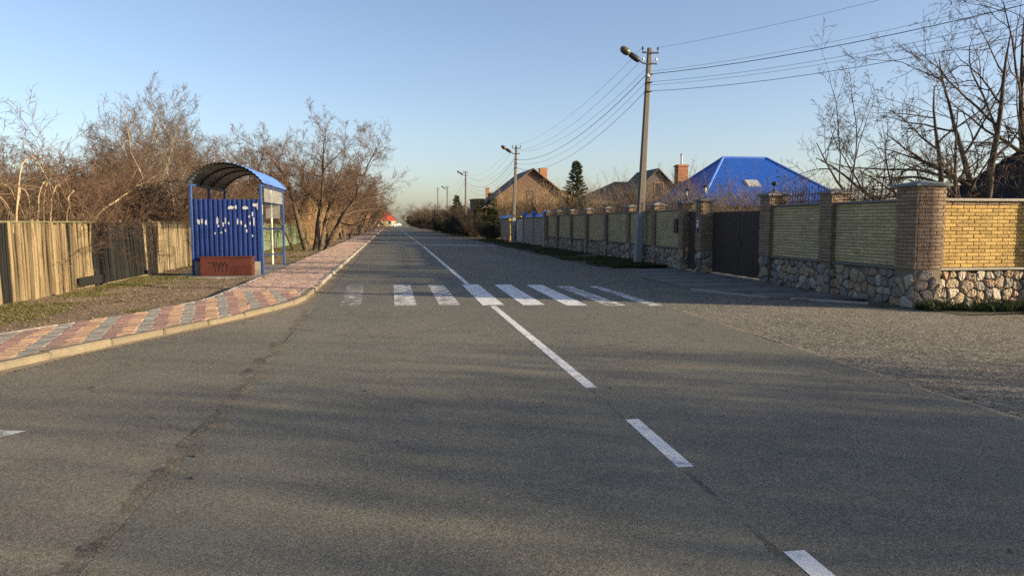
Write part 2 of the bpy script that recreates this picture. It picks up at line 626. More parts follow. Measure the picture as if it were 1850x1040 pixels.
def glass(name, col, rough=0.15, alpha=0.4):
    t = NT(name)
    g = t.bsdf(col, rough, None, spec=0.6)
    tr = t.n('ShaderNodeBsdfTransparent').outputs[0]
    mx = t.n('ShaderNodeMixShader')
    mx.inputs[0].default_value = alpha
    t.l(tr, mx.inputs[1]); t.l(g, mx.inputs[2])
    return t.done(mx.outputs[0])


M_GLASS = glass('dusty_glass', (0.35, 0.36, 0.35), 0.3, 0.45)
M_LAMPGLASS = simple('lamp_frosted_glass', (0.60, 0.58, 0.50), 0.25, 0.08, 12)
M_BOWL = simple('lamp_bowl_glass', (0.085, 0.078, 0.055), 0.25, 0.2, 12, spec=0.4)
M_WINDOW = simple('dark_window_glass', (0.03, 0.035, 0.045), 0.1, 0.2, 3, spec=0.7)
M_ROOFSHEET = simple('smoky_plastic_sheet', (0.05, 0.055, 0.06), 0.35, 0.35, 5)


def rooftile(name, col, sx, sy, b=1.0):
    t = NT(name)
    # uv-free: object coordinates, x along the eave, y up the slope (each plane is its own object frame)
    o = t.obj()
    w1 = t.n('ShaderNodeTexWave', wave_type='BANDS', bands_direction='X')
    t.l(o, w1.inputs[0]); w1.inputs['Scale'].default_value = sx
    w2 = t.n('ShaderNodeTexWave', wave_type='BANDS', bands_direction='Z', wave_profile='SAW')
    t.l(o, w2.inputs[0]); w2.inputs['Scale'].default_value = sy
    h = t.math('ADD', w1.outputs['Fac'], w2.outputs['Fac'])
    v = t.noise(2, 4)
    c = t.mix(v, tuple(x * 0.8 for x in col), tuple(min(1, x * 1.15) for x in col))
    return t.done(t.bsdf(c, 0.4, t.bump(h, b, 0.04), spec=0.45))


M_BLUETILE = rooftile('blue_metal_tile', (0.012, 0.070, 0.34), 1.6, 0.9, 0.35)
M_DARKROOF = simple('dark_slate_roof', (0.024, 0.021, 0.022), 0.85, 0.3, 4, 0.5, 12, spec=0.08)
M_BROWNROOF = simple('brown_roof', (0.125, 0.090, 0.070), 0.8, 0.3, 4, 0.5, 12)
M_GREYROOF = simple('grey_brown_roof', (0.085, 0.075, 0.065), 0.8, 0.3, 4, 0.5, 12)
M_REDROOF = simple('red_roof', (0.50, 0.075, 0.040), 0.6, 0.2, 2, 0.3, 12)
M_CREAM = simple('cream_plaster', (0.62, 0.55, 0.36), 0.9, 0.12, 2, 0.3, 30)
M_BRWALL = simple('brown_brick_wall', (0.125, 0.085, 0.060), 0.9, 0.25, 3, 0.4, 30)
M_GREYWALL = simple('grey_plaster', (0.30, 0.27, 0.23), 0.9, 0.2, 3, 0.3, 30)
M_MAUVE = simple('mauve_concrete_panel', (0.29, 0.235, 0.185), 0.9, 0.2, 4, 0.4, 40)
M_CARWHITE = simple('white_car_paint', (0.78, 0.78, 0.76), 0.25, 0.03, 2, spec=0.6)
M_CARDARK = simple('dark_car_paint', (0.020, 0.022, 0.035), 0.25, 0.1, 2, spec=0.6)
M_TYRE = simple('tyre_rubber', (0.02, 0.02, 0.02), 0.9, 0.2, 9)
M_LAMPRED = simple('red_tail_lamp', (0.35, 0.02, 0.02), 0.3, 0.1, 9)

# ------------------------------------------------------------------ small geometry tools
rng = np.random.default_rng(7)
random.seed(7)
_cr = np.array([math.cos(YAW), -math.sin(YAW), 0])
_cu = np.array([math.sin(YAW) * math.sin(PITCH), math.cos(YAW) * math.sin(PITCH), math.cos(PITCH)])
_cw = np.array([math.sin(YAW) * math.cos(PITCH), math.cos(YAW) * math.cos(PITCH), -math.sin(PITCH)])


def nearest_in_view(P, count, need=None):
    """indices of the pieces that show largest in the photograph (for choosing which ones become single objects)"""
    P = np.asarray(P, float) - np.array([0, 0, CAM_H])
    d = P @ _cw
    x = (P @ _cr) / np.maximum(d, 0.1)
    y = (P @ _cu) / np.maximum(d, 0.1)
    ok = (d > 1) & (np.abs(x) < 0.70) & (np.abs(y) < 0.40)
    if need is not None:
        ok &= need
    key = np.where(ok, d, 1e9)
    o = np.argsort(key)
    return set(int(i) for i in o[:count] if key[i] < 1e8)


def rep(tv, tf, Ms):
    """template (verts, faces) repeated under many matrices -> V, list of face arrays"""
    tv = np.asarray(tv, float)
    Ms = np.asarray(Ms, float)
    V = np.einsum('mij,vj->mvi', Ms[:, :3, :3], tv) + Ms[:, None, :3, 3]
    n = len(tv)
    off = (np.arange(len(Ms)) * n)[:, None, None]
    bysz = {}
    for f in tf:
        bysz.setdefault(len(f), []).append(f)
    F = [(np.array(fs)[None] + off).reshape(-1, k) for k, fs in bysz.items()]
    return V.reshape(-1, 3), F


def sheet(name, poly, z, mat, parent=None, kind='structure', label=None):
    me = mesh_np(name, [(x, y, z) for x, y in poly], [np.array([list(range(len(poly)))])], mat)
    o = link(name, me, parent)
    if parent is None:
        tag(o, label, None, None, kind)
    return o


def fbm(x, y, seed=0, n=5):
    r = np.random.default_rng(seed)
    out = np.zeros_like(x, dtype=float)
    for k in range(n):
        f = 0.5 * 1.9 ** k
        a = r.uniform(0, 6.28, 4)
        th = r.uniform(0, 6.28)
        out += 0.6 ** k * np.sin((x * math.cos(th) + y * math.sin(th)) * f + a[0]) * np.sin((-x * math.sin(th) + y * math.cos(th)) * f * 1.1 + a[1])
    return out


# ------------------------------------------------------------------ the ground and the roads
tag(sheet('ground', [(-2500, -800), (2500, -800), (2500, 4000), (-2500, 4000)], -0.05, M_FIELD),
    'flat brown winter ground reaching the horizon')
tag(sheet('side_road', [(-70, -40), (70, -40), (70, 12.15), (9.4, 12.9), (8.9, 26.2), (7.7, 27.0), (7.6, 338), (-2.4, 338), (-2.4, 20),
                        (-2.4, 14.0), (-5.5, 8.0), (-9.0, 3.0), (-70, 3.0)], -0.004, M_COARSE),
    'coarse worn asphalt of the crossing street and shoulder')
tag(sheet('old_asphalt', [(-70, -30), (-1.47, -30), (-1.46, 3.6), (-1.42, 5.0), (-1.47, 7), (-1.44, 8.8), (-1.49, 11), (-1.47, 14), (-1.5, 30), (-1.5, 120), (-2.4, 120),
                          (-2.4, 16), (-5.5, 9.0), (-9.0, 3.0), (-70, 3.0)], 0.0, M_OLD),
    'old brownish asphalt left of the seam')
_e = []
for y in np.concatenate([np.arange(-40, 14, 0.5), np.arange(14, 60, 2.0), np.arange(60, 340, 15.0)]):
    j = 0.045 * math.sin(y * 1.7) + 0.035 * math.sin(y * 4.3 + 1) + rng.normal(0, 0.012)
    e = 5.12 + 0.02 * max(0, min(y, 14)) + j * (1 if y < 30 else 2.0)
    _e.append((e, y))
road = sheet('main_road', [(-1.47, -40)] + _e + [(-1.50, 338), (-1.47, 20)], 0.0013, M_ROAD)
tag(road, 'main asphalt road with centre line and crosswalk running away between fences')


def strip(name, pts, w, z, mat, jit=0.3, wj=0.5):
    """irregular narrow sheet along a polyline: a seam or crack filling, ragged at a fine scale"""
    V, F = [], []
    P = []
    for (x0, y0), (x1, y1) in zip(pts[:-1], pts[1:]):
        n = max(2, int(math.hypot(x1 - x0, y1 - y0) / 0.04))
        for i in range(n):
            P.append((x0 + (x1 - x0) * i / n, y0 + (y1 - y0) * i / n))
    m = len(P)

    def walk_(a, win):
        q = np.convolve(rng.normal(0, 1, m + 2 * win), np.ones(win) / win ** 0.5, 'same')[win:-win]
        return a * q
    c = walk_(w * jit * 0.5, 25)
    l = np.clip(1 + walk_(wj * 0.5, 9) + walk_(wj * 0.35, 2), 0.15, 2.2) * w * 0.5
    r_ = np.clip(1 + walk_(wj * 0.5, 9) + walk_(wj * 0.35, 2), 0.15, 2.2) * w * 0.5
    for i, (x, y) in enumerate(P):
        V += [(x - l[i] + c[i], y, z), (x + r_[i] + c[i], y, z)]
        if i:
            F.append((2 * i - 2, 2 * i - 1, 2 * i + 1, 2 * i))
    return link(name, mesh_np(name, V, [np.array(F)], mat), road)


M_SEAMD = asphalt('seam_dark', (0.070, 0.068, 0.062), (0.060, 0.058, 0.054), 85, 0.7, 0.012, fade=0.5)
M_SEAML = asphalt('seam_sandy', (0.195, 0.168, 0.122), (0.23, 0.192, 0.136), 85, 0.7, 0.012, fade=0.9)
M_SEAME = asphalt('seam_sandy_edge', (0.215, 0.182, 0.130), (0.25, 0.208, 0.146), 85, 0.7, 0.012)
strip('asphalt_seam', [(-1.42, 2.6), (-1.45, 5.0), (-1.47, 9.0), (-1.50, 13.5), (-1.62, 14.7)], 0.13, 0.0020, M_SEAML, 0.3, 0.8)
for a_, b_ in ((2.6, 5.5), (5.6, 9.6), (10.0, 13.8)):
    strip('asphalt_seam', [(-1.51, a_), (-1.53, b_)], 0.12, 0.0009, M_SEAMD, 0.3, 0.8)
strip('asphalt_seam', [(5.18, 2.0), (5.23, 6.0), (5.31, 9.5), (5.39, 14.0)], 0.055, 0.0020, M_SEAME, 0.4, 0.8)
strip('asphalt_seam', [(1.90, -1.0), (1.90, 3.1), (1.93, 4.6)], 0.04, 0.0020, M_SEAMD, 0.5, 0.6)
strip('asphalt_seam', [(1.93, 5.9), (1.94, 7.0)], 0.03, 0.0020, M_SEAMD, 0.5, 0.6)


# painted markings, parts of the road
def marking(name, poly, mat, z=0.0030):
    me = mesh_np(name, [(x, y, z) for x, y in poly], [np.array([list(range(len(poly)))])], mat)
    return link(name, me, road)


def band(name, x0, y0, x1, y1, w, mat, z=0.0030):
    return marking(name, [(x0 - w / 2, y0), (x0 + w / 2, y0), (x1 + w / 2, y1), (x1 - w / 2, y1)], mat, z)


for y0, y1 in ((1.9, 3.32), (4.63, 5.86), (-1.6, -0.2)):
    band('lane_dash', 1.955, y0, 1.985, y1, 0.115, M_PAINT)
band('centre_line', 1.97, 7.08, 1.99, 14.42, 0.12, M_PAINT)
band('centre_line', 2.03, 19.75, 2.25, 52.0, 0.13, M_PAINT)
band('centre_line', 2.25, 53.2, 2.4, 200.0, 0.13, M_PAINT_WORN)
stripes = [(-0.93, -0.80, 19.9, 14.95, 0.42, M_PAINT_GONE), (0.28, 0.28, 19.9, 14.8, 0.44, M_PAINT_WORN), (1.17, 1.16, 19.75, 14.75, 0.42, M_PAINT_WORN),
           (2.08, 2.02, 19.6, 14.6, 0.44, M_PAINT), (2.93, 2.83, 19.45, 14.5, 0.44, M_PAINT), (3.75, 3.66, 19.2, 14.25, 0.42, M_PAINT),
           (4.42, 4.43, 18.75, 14.1, 0.38, M_PAINT_WORN), (5.20, 5.22, 18.6, 13.95, 0.26, M_PAINT_WORN)]
for k, (xf, xn, yf, yn, w, m) in enumerate(stripes):
    band('crosswalk_stripe', xn, yn, xf, yf, w, m, 0.0038 if k != 3 else 0.0046)
marking('stop_line', [(-0.4, 57.2), (7.5, 51.9), (7.5, 52.7), (-0.4, 58.0)], M_PAINT, 0.0050)
marking('painted_arrow', [(-2.88, 6.30), (-3.30, 6.42), (-3.65, 6.40), (-3.65, 5.78), (-3.28, 5.80)], M_PAINT_WORN, 0.0022)

# ------------------------------------------------------------------ left pavement: kerb path
KP = [(-7.6, 0.2), (-6.5, 2.9), (-5.6, 5.2), (-4.85, 7.3), (-4.29, 8.89), (-3.87, 10.02), (-3.27, 11.42), (-2.47, 13.2), (-1.80, 15.4),
      (-1.78, 18), (-1.78, 60), (-1.80, 120), (-1.80, 336)]
_d = []
for (x0, y0), (x1, y1) in zip(KP[:-1], KP[1:]):
    n = max(1, int(math.hypot(x1 - x0, y1 - y0) / 0.1))
    _d += [(x0 + (x1 - x0) * i / n, y0 + (y1 - y0) * i / n) for i in range(n)]
PATH = np.array(_d + [KP[-1]])
for _ in range(60):                                   # soften the corners between the survey points
    PATH[1:-1] = 0.5 * PATH[1:-1] + 0.25 * (PATH[:-2] + PATH[2:])
_seg = np.diff(PATH, axis=0)
PS = np.concatenate([[0], np.cumsum(np.linalg.norm(_seg, axis=1))])


def on_path(s, w):
    """point w metres left of the kerb's road face at arc length s, and the heading"""
    x = np.interp(s, PS, PATH[:, 0]); y = np.interp(s, PS, PATH[:, 1])
    e = 0.25
    dx = np.interp(s + e, PS, PATH[:, 0]) - np.interp(s - e, PS, PATH[:, 0])
    dy = np.interp(s + e, PS, PATH[:, 1]) - np.interp(s - e, PS, PATH[:, 1])
    h = np.hypot(dx, dy)
    return x - dy / h * w, y + dx / h * w, np.arctan2(dy, dx)


S0, S1 = 2.0, PS[-1] - 1
SY = lambda yy: float(np.interp(yy, PATH[:, 1], PS))


def ribbon(name, w0, w1, z, mat, parent, s0=S0, s1=S1, step=0.4):
    ss = np.concatenate([np.arange(s0, min(s1, 40), step), np.arange(max(s0, 40), s1 + 5, 5.0)])
    a = on_path(ss, w0); b = on_path(ss, w1)
    V = np.stack([np.stack([a[0], a[1], np.full_like(ss, z)], 1), np.stack([b[0], b[1], np.full_like(ss, z)], 1)], 1).reshape(-1, 3)
    i = np.arange(len(ss) - 1) * 2
    F = np.stack([i, i + 2, i + 3, i + 1], 1)
    return link(name, mesh_np(name, V, [F], mat), parent)


walk = ribbon('sidewalk', 0.02, 1.97, 0.078, M_SAND, None)
tag(walk, 'striped red, orange and grey block sidewalk beside the left kerb', None, None, 'structure')

# kerb stones: one object each as far as they can be told apart
kt = MB().bbox(-0.497, 0.497, 0.0, 0.15, -0.06, 0.103, 0.022)
kv, kf = np.concatenate(kt.v), [tuple(f) for fs in kt.f.values() for f in fs]
k_me = [mesh_np('kerb_stone', kv, [np.array(f) for f in kt.f.values()], M_KERB), mesh_np('kerb_stone', kv, [np.array(f) for f in kt.f.values()], M_KERB_W)]
far = []
s = S0 + 0.5
while s < S1 - 1:
    x, y, th = on_path(np.array([s]), 0.0)
    M = T(float(x[0]), float(y[0]), rng.normal(0, 0.006)) @ RZ(float(th[0]) + rng.normal(0, 0.008)) @ RX(rng.normal(0, 0.02))
    if y[0] < 75:
        link('kerb_stone', k_me[0 if y[0] < 20 else 1], walk, M)
    else:
        far.append(np.array(M))
    s += 1.0
V, F = rep(kv, kf, far)
tag(link('kerb_stones', mesh_np('kerb_stones', V, F, M_KERB_W), walk), kind='stuff')
# thin edging on the garden side
et = MB().bbox(-0.49, 0.49, 0.0, 0.07, -0.06, 0.10, 0.008)
e_me = mesh_np('edging_stone', np.concatenate(et.v), [np.array(f) for f in et.f.values()], M_CONC)
ev, ef = np.concatenate(et.v), [tuple(f) for fs in et.f.values() for f in fs]
far = []
s = S0 + 0.5
while s < SY(120):
    x, y, th = on_path(np.array([s]), 1.885)
    x2, y2, _ = on_path(np.array([s + 0.5]), 1.885); x1, y1, _ = on_path(np.array([s - 0.5]), 1.885)
    k = math.hypot(float(x2[0] - x1[0]), float(y2[0] - y1[0]))
    M = T(float(x[0]), float(y[0]), rng.normal(0, 0.006)) @ RZ(float(th[0])) @ Matrix.Diagonal((k, 1, 1, 1))
    if y[0] < 45:
        link('edging_stone', e_me, walk, M)
    else:
        far.append(np.array(M))
    s += 1.0
V, F = rep(ev, ef, far)
tag(link('edging_stones', mesh_np('edging_stones', V, F, M_CONC), walk), kind='stuff')

# sand and dirt washed into the gutter
ss = np.arange(SY(4), SY(60), 0.06)
wa = np.convolve(rng.normal(0, 1, len(ss)), np.ones(9) / 3, 'same') * 0.02 + np.convolve(rng.normal(0, 1, len(ss)), np.ones(60) / 7.7, 'same') * 0.03
a = on_path(ss, np.full_like(ss, 0.01)); b = on_path(ss, -np.clip(0.07 + wa, 0.008, 0.22))
V = np.stack([np.column_stack([a[0], a[1], np.full_like(ss, 0.022)]), np.column_stack([b[0], b[1], np.full_like(ss, 0.0045)])], 1).reshape(-1, 3)
i = np.arange(len(ss) - 1) * 2
link('gutter_dirt', mesh_np('gutter_dirt', V, [np.stack([i, i + 2, i + 3, i + 1], 1)], M_SAND), walk)

# chevron-ended pavers
L2, W2, B = 0.108, 0.0525, 0.006
out = [(-L2, -W2), (L2, -W2), (L2 + 0.035, 0), (L2, W2), (-L2, W2), (-L2 + 0.035, 0)]
inn = [(-L2 + B, -W2 + B), (L2 - B, -W2 + B), (L2 + 0.035 - B * 1.2, 0), (L2 - B, W2 - B), (-L2 + B, W2 - B), (-L2 + 0.035 + B * 1.2, 0)]
pv = [(x, y, 0.070) for x, y in out] + [(x, y, 0.094) for x, y in out] + [(x, y, 0.100) for x, y in inn]
pf = []
for i in range(6):
    j = (i + 1) % 6
    pf += [(i, j, 6 + j, 6 + i), (6 + i, 6 + j, 12 + j, 12 + i)]
pf += [(12, 13, 14, 17), (14, 15, 16, 17)]
p_me = []
for m in M_PAVE:
    by = {}
    for f in pf:
        by.setdefault(len(f), []).append(f)
    p_me.append(mesh_np('paver', pv, [np.array(f) for f in by.values()], m))
pm, pc, pp = [], [], []
# the blocks lie in stripes that run at an angle to the kerb
AU = R(103)
ux, uy = math.cos(AU), math.sin(AU); vx_, vy_ = math.sin(AU), -math.cos(AU)
_near = PATH[:, 1] < 75
px_, py_, ps_ = PATH[_near, 0], PATH[_near, 1], PS[_near]
tx_, ty_ = np.gradient(px_), np.gradient(py_)
th_ = np.hypot(tx_, ty_); tx_, ty_ = tx_ / th_, ty_ / th_
DU, DV = 0.116, 0.188
ii, jj = np.meshgrid(np.arange(-30, 640), np.arange(-90, 120), indexing='ij')
gx_ = (-3.5 + ux * ii * DU + vx_ * jj * DV).ravel(); gy_ = (1.0 + uy * ii * DU + vy_ * jj * DV).ravel()
jf = jj.ravel()
k = (gy_ > 1.5) & (gy_ < 64) & (gx_ > -12) & (gx_ < -1.7)
gx_, gy_, jf = gx_[k], gy_[k], jf[k]
best = np.array([np.argmin((px_ - a) ** 2 + (py_ - b) ** 2) for a, b in zip(gx_, gy_)])
wv_ = -(gx_ - px_[best]) * ty_[best] + (gy_ - py_[best]) * tx_[best]
k = (wv_ > 0.135) & (wv_ < 1.91)
for x, y, j in zip(gx_[k], gy_[k], jf[k]):
    M = np.array(T(x, y, rng.normal(0, 0.0025)) @ RZ(AU - math.pi / 2 + rng.normal(0, 0.01)) @ RX(rng.normal(0, 0.012)) @ RY(rng.normal(0, 0.01)) @ Matrix.Diagonal((0.182 / 0.216, 0.111 / 0.105, 1, 1)))
    pm.append(M); pc.append(int(j % 3) if y < 17.5 else (3 if rng.random() < 0.72 else int(rng.integers(3)))); pp.append((x, y, 0.1))
near = nearest_in_view(pp, 300)
for i in near:
    link('paver', p_me[pc[i]], walk, Matrix(pm[i]))
rest = [i for i in range(len(pm)) if i not in near]
Vs, Fq, Ft, mi, off = [], [], [], [], 0
V, F = rep(pv, pf, [pm[i] for i in rest])
ci = np.array([pc[i] for i in rest])
midx = np.concatenate([np.repeat(ci, f.shape[0] // len(rest)) for f in F])
tag(link('pavers', mesh_np('pavers', V, F, M_PAVE, midx=midx), walk), kind='stuff')
far_w = ribbon('far_paving', 0.17, 1.88, 0.099, M_PAVE[3], walk, SY(64.2), S1)

# ------------------------------------------------------------------ left verge: dirt and sparse grass
def verge_z(x, y):
    return 0.045 + 0.028 * fbm(x * 1.3, y * 1.3, 3) + 0.012 * fbm(x * 5, y * 5, 4)


ss = np.concatenate([np.arange(S0 - 1.5, 46, 0.3), np.arange(46, S1 + 6, 6.0)])
ws = np.concatenate([np.linspace(1.955, 7.5, 26), [9, 12, 18, 30, 60]])
gx = np.zeros((len(ss), len(ws))); gy = gx.copy()
for j, w in enumerate(ws):
    x, y, th = on_path(ss, w)
    gx[:, j] = x; gy[:, j] = y
gz = verge_z(gx, gy)
gz[:, 0] = 0.06
V = np.stack([gx, gy, gz], 2).reshape(-1, 3)
nw = len(ws)
ii, jj = np.meshgrid(np.arange(len(ss) - 1), np.arange(nw - 1), indexing='ij')
q = (ii * nw + jj).ravel()
F = np.stack([q, q + nw, q + nw + 1, q + 1], 1)
verge = link('left_verge', mesh_np('left_verge', V, [F], M_DIRT, True))
tag(verge, 'bare dirt verge with patchy grass between sidewalk and wooden fence', None, None, 'structure')


# grass blades, litter: one mass each
def blades(name, label, pts, zs, h0, h1, mat, parent=None, wid=0.006, lean=0.5):
    n = len(pts)
    th = rng.uniform(0, 6.28, n)
    h = rng.uniform(h0, h1, n)
    w = wid * rng.uniform(0.6, 1.5, n)
    ln = rng.normal(0, lean, (n, 2)) * h[:, None]
    b = np.column_stack([pts, zs])
    a = np.column_stack([np.cos(th) * w, np.sin(th) * w, np.zeros(n)])
    m = b + np.column_stack([ln * 0.35, h * 0.6])
    t = b + np.column_stack([ln, h])
    V = np.stack([b - a, b + a, m + a * 0.7, m - a * 0.7, t], 1).reshape(-1, 3)
    i = np.arange(n) * 5
    o = link(name, mesh_np(name, V, [np.stack([i, i + 1, i + 2, i + 3], 1), np.stack([i + 3, i + 2, i + 4], 1)], mat), parent)
    return tag(o, label, None, None, 'stuff')


def scatter_left(n, y0, y1, thr, seed):
    s = rng.uniform(SY(y0), SY(y1), n); w = rng.uniform(2.1, 6.0, n) ** 1.0
    x, y, _ = on_path(s, w)
    f = fbm(x * 1.1, y * 1.1, seed) + 0.5 * fbm(x * 3.5, y * 3.5, seed + 1)
    edge = np.clip((w - 4.3) * 0.35, -0.5, 0.6)
    ok = (f + edge > thr) & (x > -7.3) & ~((x > -6.1) & (x < -3.6) & (y > 23.0) & (y < 28.6))
    return np.column_stack([x[ok], y[ok]])


p = scatter_left(60000, 8, 23, 0.62, 11)
blades('short_grass', 'short green grass patches on the left dirt verge', p, verge_z(p[:, 0], p[:, 1]) - 0.01, 0.02, 0.06, M_GRASS, wid=0.006, lean=0.9)
p = scatter_left(34000, 8, 24, 0.35, 23)
blades('dry_grass', 'flattened dry straw-coloured grass on the left verge', p, verge_z(p[:, 0], p[:, 1]) - 0.006, 0.012, 0.04, M_GRASS_Y, wid=0.005, lean=1.8)
p = scatter_left(24000, 27, 62, 0.3, 31)
blades('grass_by_tree', 'thin grass round the foot of the roadside tree', p, verge_z(p[:, 0], p[:, 1]) - 0.01, 0.03, 0.10, M_GRASS, wid=0.010, lean=0.8)
# leaf litter
n = 22000
s = rng.uniform(SY(7), SY(60), n); w = rng.uniform(1.9, 6.0, n)
x, y, _ = on_path(s, w)
k = (x > -7.3)
x, y = x[k], y[k]
n = len(x)
z = verge_z(x, y) + 0.008
th = rng.uniform(0, 6.28, n); sz = rng.uniform(0.008, 0.03, n)
a = np.column_stack([np.cos(th) * sz, np.sin(th) * sz, rng.normal(0, 0.006, n)])
b = np.column_stack([-np.sin(th) * sz * 0.6, np.cos(th) * sz * 0.6, rng.normal(0, 0.008, n)])
c = np.column_stack([x, y, z])
V = np.stack([c - a, c - b, c + a, c + b], 1).reshape(-1, 3)
i = np.arange(n) * 4
tag(link('leaf_litter', mesh_np('leaf_litter', V, [np.stack([i, i + 1, i + 2, i + 3], 1)], M_LITTER)), 'dead leaves and clods strewn over the left verge', None, None, 'stuff')
# sand and grit washed against the kerb
n = 5000
s = rng.uniform(SY(8), SY(30), n); w = -np.abs(rng.normal(0, 0.10, n)) - 0.005
x, y, _ = on_path(s, w)
sz = rng.uniform(0.003, 0.012, n)
c = np.column_stack([x, y, np.full(n, 0.006)])
V = (c[:, None, :] + np.array([[-1, -0.6, 0], [0.9, -0.8, 0], [0.1, 1, 0], [0, 0, 0.9]])[None] * sz[:, None, None]).reshape(-1, 3)
i = np.arange(n) * 4
tag(link('kerb_grit', mesh_np('kerb_grit', V, [np.concatenate([np.stack([i, i + 1, i + 3], 1), np.stack([i + 1, i + 2, i + 3], 1), np.stack([i + 2, i, i + 3], 1)])], M_SAND)),
    'sandy grit lying along the foot of the kerb', None, None, 'stuff')

# bits of leaf, bark and grit lying on the asphalt
n = 420
x = rng.uniform(-6, 9, n); y = 2.8 + rng.random(n) ** 1.6 * 16
k = x > np.interp(y, PATH[:, 1], PATH[:, 0]) + 0.1
x, y = x[k], y[k]
n = len(x)
th = rng.uniform(0, 6.28, n); sz = np.where(rng.random(n) < 0.12, rng.uniform(0.015, 0.035, n), rng.uniform(0.004, 0.012, n))
a = np.column_stack([np.cos(th) * sz, np.sin(th) * sz, np.zeros(n)]); b = np.column_stack([-np.sin(th) * sz * 0.5, np.cos(th) * sz * 0.5, np.zeros(n)])
c = np.column_stack([x, y, np.full(n, 0.0065)]); up = np.column_stack([np.zeros(n), np.zeros(n), sz * 0.5])
V = np.stack([c - a, c - b, c + a, c + b, c + up], 1).reshape(-1, 3)
i = np.arange(n) * 5
tag(link('road_debris', mesh_np('road_debris', V, [np.concatenate([np.stack([i + p_, i + q_, i + 4], 1) for p_, q_ in ((0, 1), (1, 2), (2, 3), (3, 0))])], M_TWIG_D)),
    'small dark bits of leaf and grit scattered on the asphalt', None, None, 'stuff')

# ------------------------------------------------------------------ right side: driveway apron, verge
drive = sheet('driveway', [(7.3, 17.0), (8.2, 14.9), (9.9, 14.3), (10.6, 14.3), (10.6, 25.6), (8.3, 25.4), (7.5, 22.0)], 0.006, M_SAND)
tag(drive, 'paved driveway apron in front of the dark metal gates')
M_SLAB = [stony('slab_a', (0.135, 0.125, 0.115), 0.2, 0.5, 60, 0.12), stony('slab_b', (0.185, 0.170, 0.150), 0.2, 0.5, 60, 0.12)]
ms = [[], []]
for i in range(30):
    yy = 14.6 + i * 0.36
    xl = np.interp(yy, [14.6, 17.0, 22.0, 25.4], [8.4, 7.35, 7.55, 8.3])
    for j in range(9):
        xx = 9.83 - j * 0.36
        if xx - 0.18 < xl or yy > 25.3:
            continue
        ms[(i // 2) % 2].append(np.array(T(xx, yy, rng.normal(0, 0.003))))
for k in (0, 1):
    sb = MB().bbox(-0.174, 0.174, -0.174, 0.174, -0.02, 0.026, 0.006)
    sv, sf = np.concatenate(sb.v), [tuple(f) for fs in sb.f.values() for f in fs]
    sm = mesh_np('paving_slab', sv, [np.array(f) for f in sb.f.values()], M_SLAB[k])
    for M in ms[k]:
        link('paving_slab', sm, drive, Matrix(M))
# low concrete edge between driveway and shoulder
for (x0, y0, x1, y1) in ((8.55, 14.75, 9.6, 13.6), (7.28, 17.1, 8.15, 15.0)):
    L = math.hypot(x1 - x0, y1 - y0)
    link('concrete_edge', mesh_np('concrete_edge', *(lambda m: (np.concatenate(m.v), [np.array(f) for f in m.f.values()]))(MB().bbox(0, L, -0.06, 0.06, -0.02, 0.035, 0.01)), M_CONC),
         drive, T(x0, y0, 0) @ RZ(math.atan2(y1 - y0, x1 - x0)))


def patch_grid(name, label, x0, x1, y0, y1, nx, ny, z, mat, fx=None):
    xs = np.linspace(0, 1, nx); ys = np.linspace(y0, y1, ny)
    Y, U = np.meshgrid(ys, xs, indexing='ij')
    X0 = fx(Y) if fx else np.full_like(Y, x0)
    X = X0 + (x1 - X0) * U
    Z = z + 0.03 * fbm(X * 1.7, Y * 1.7, 8) * np.clip(U * 6, 0, 1) - 0.03 * (U < 0.001)
    V = np.stack([X, Y, Z], 2).reshape(-1, 3)
    ii, jj = np.meshgrid(np.arange(ny - 1), np.arange(nx - 1), indexing='ij')
    q = (ii * nx + jj).ravel()
    return tag(link(name, mesh_np(name, V, [np.stack([q, q + 1, q + nx + 1, q + nx], 1)], mat, True)), label, None, None, 'structure')


edge_r = lambda y: 7.7 + 0.012 * (y - 26) + 0.22 * np.sin(y * 0.55) + 0.12 * np.sin(y * 1.7)
patch_grid('right_verge', 'narrow grass strip along the foot of the brick wall', 7.7, 10.6, 25.9, 70, 12, 120, 0.03, M_VERGE_R, edge_r)
patch_grid('far_right_verge', 'shaded soil strip by the far right hedges', 7.7, 30, 70, 336, 6, 60, 0.03, M_VERGE_R)
patch_grid('corner_verge', 'rough shaded grass bank at the foot of the corner wall', 9.9, 26, 11.6, 12.75, 60, 10, 0.012, M_VERGE_R)
patch_grid('garden_ground', 'garden soil behind the brick wall', 10.55, 80, 12.75, 336, 10, 40, 0.03, M_FIELD)
n = 22000
y = 25.9 + (70 - 25.9) * rng.random(n) ** 1.7; x = edge_r(y) + rng.random(n) * (10.15 - edge_r(y))
k = fbm(x * 1.5, y * 1.5, 5) > -0.5
blades('verge_grass', 'short dark green grass on the strip before the wall', np.column_stack([x[k], y[k]]), np.full(k.sum(), 0.02), 0.04, 0.13, M_GRASS_D, wid=0.011, lean=0.6)
n = 34000
x = 9.9 + 9 * rng.random(n); y = rng.uniform(11.0, 12.68, n)
k = (fbm(x * 2, y * 2, 6) > -0.55) & (y > 12.35 - 0.85 * np.clip((x - 9.9) / 1.6, 0, 1.5) - 0.10 * np.sin(x * 2.1) - 0.08 * np.sin(x * 5.3))
blades('corner_grass', 'unkempt dark grass below the corner stone plinth', np.column_stack([x[k], y[k]]), np.full(k.sum(), 0.02), 0.05, 0.22, M_GRASS_D, wid=0.007, lean=0.9)

# ------------------------------------------------------------------ bare trees and shrubs
def _norm(v):
    return v / np.maximum(np.linalg.norm(v, axis=-1, keepdims=True), 1e-9)


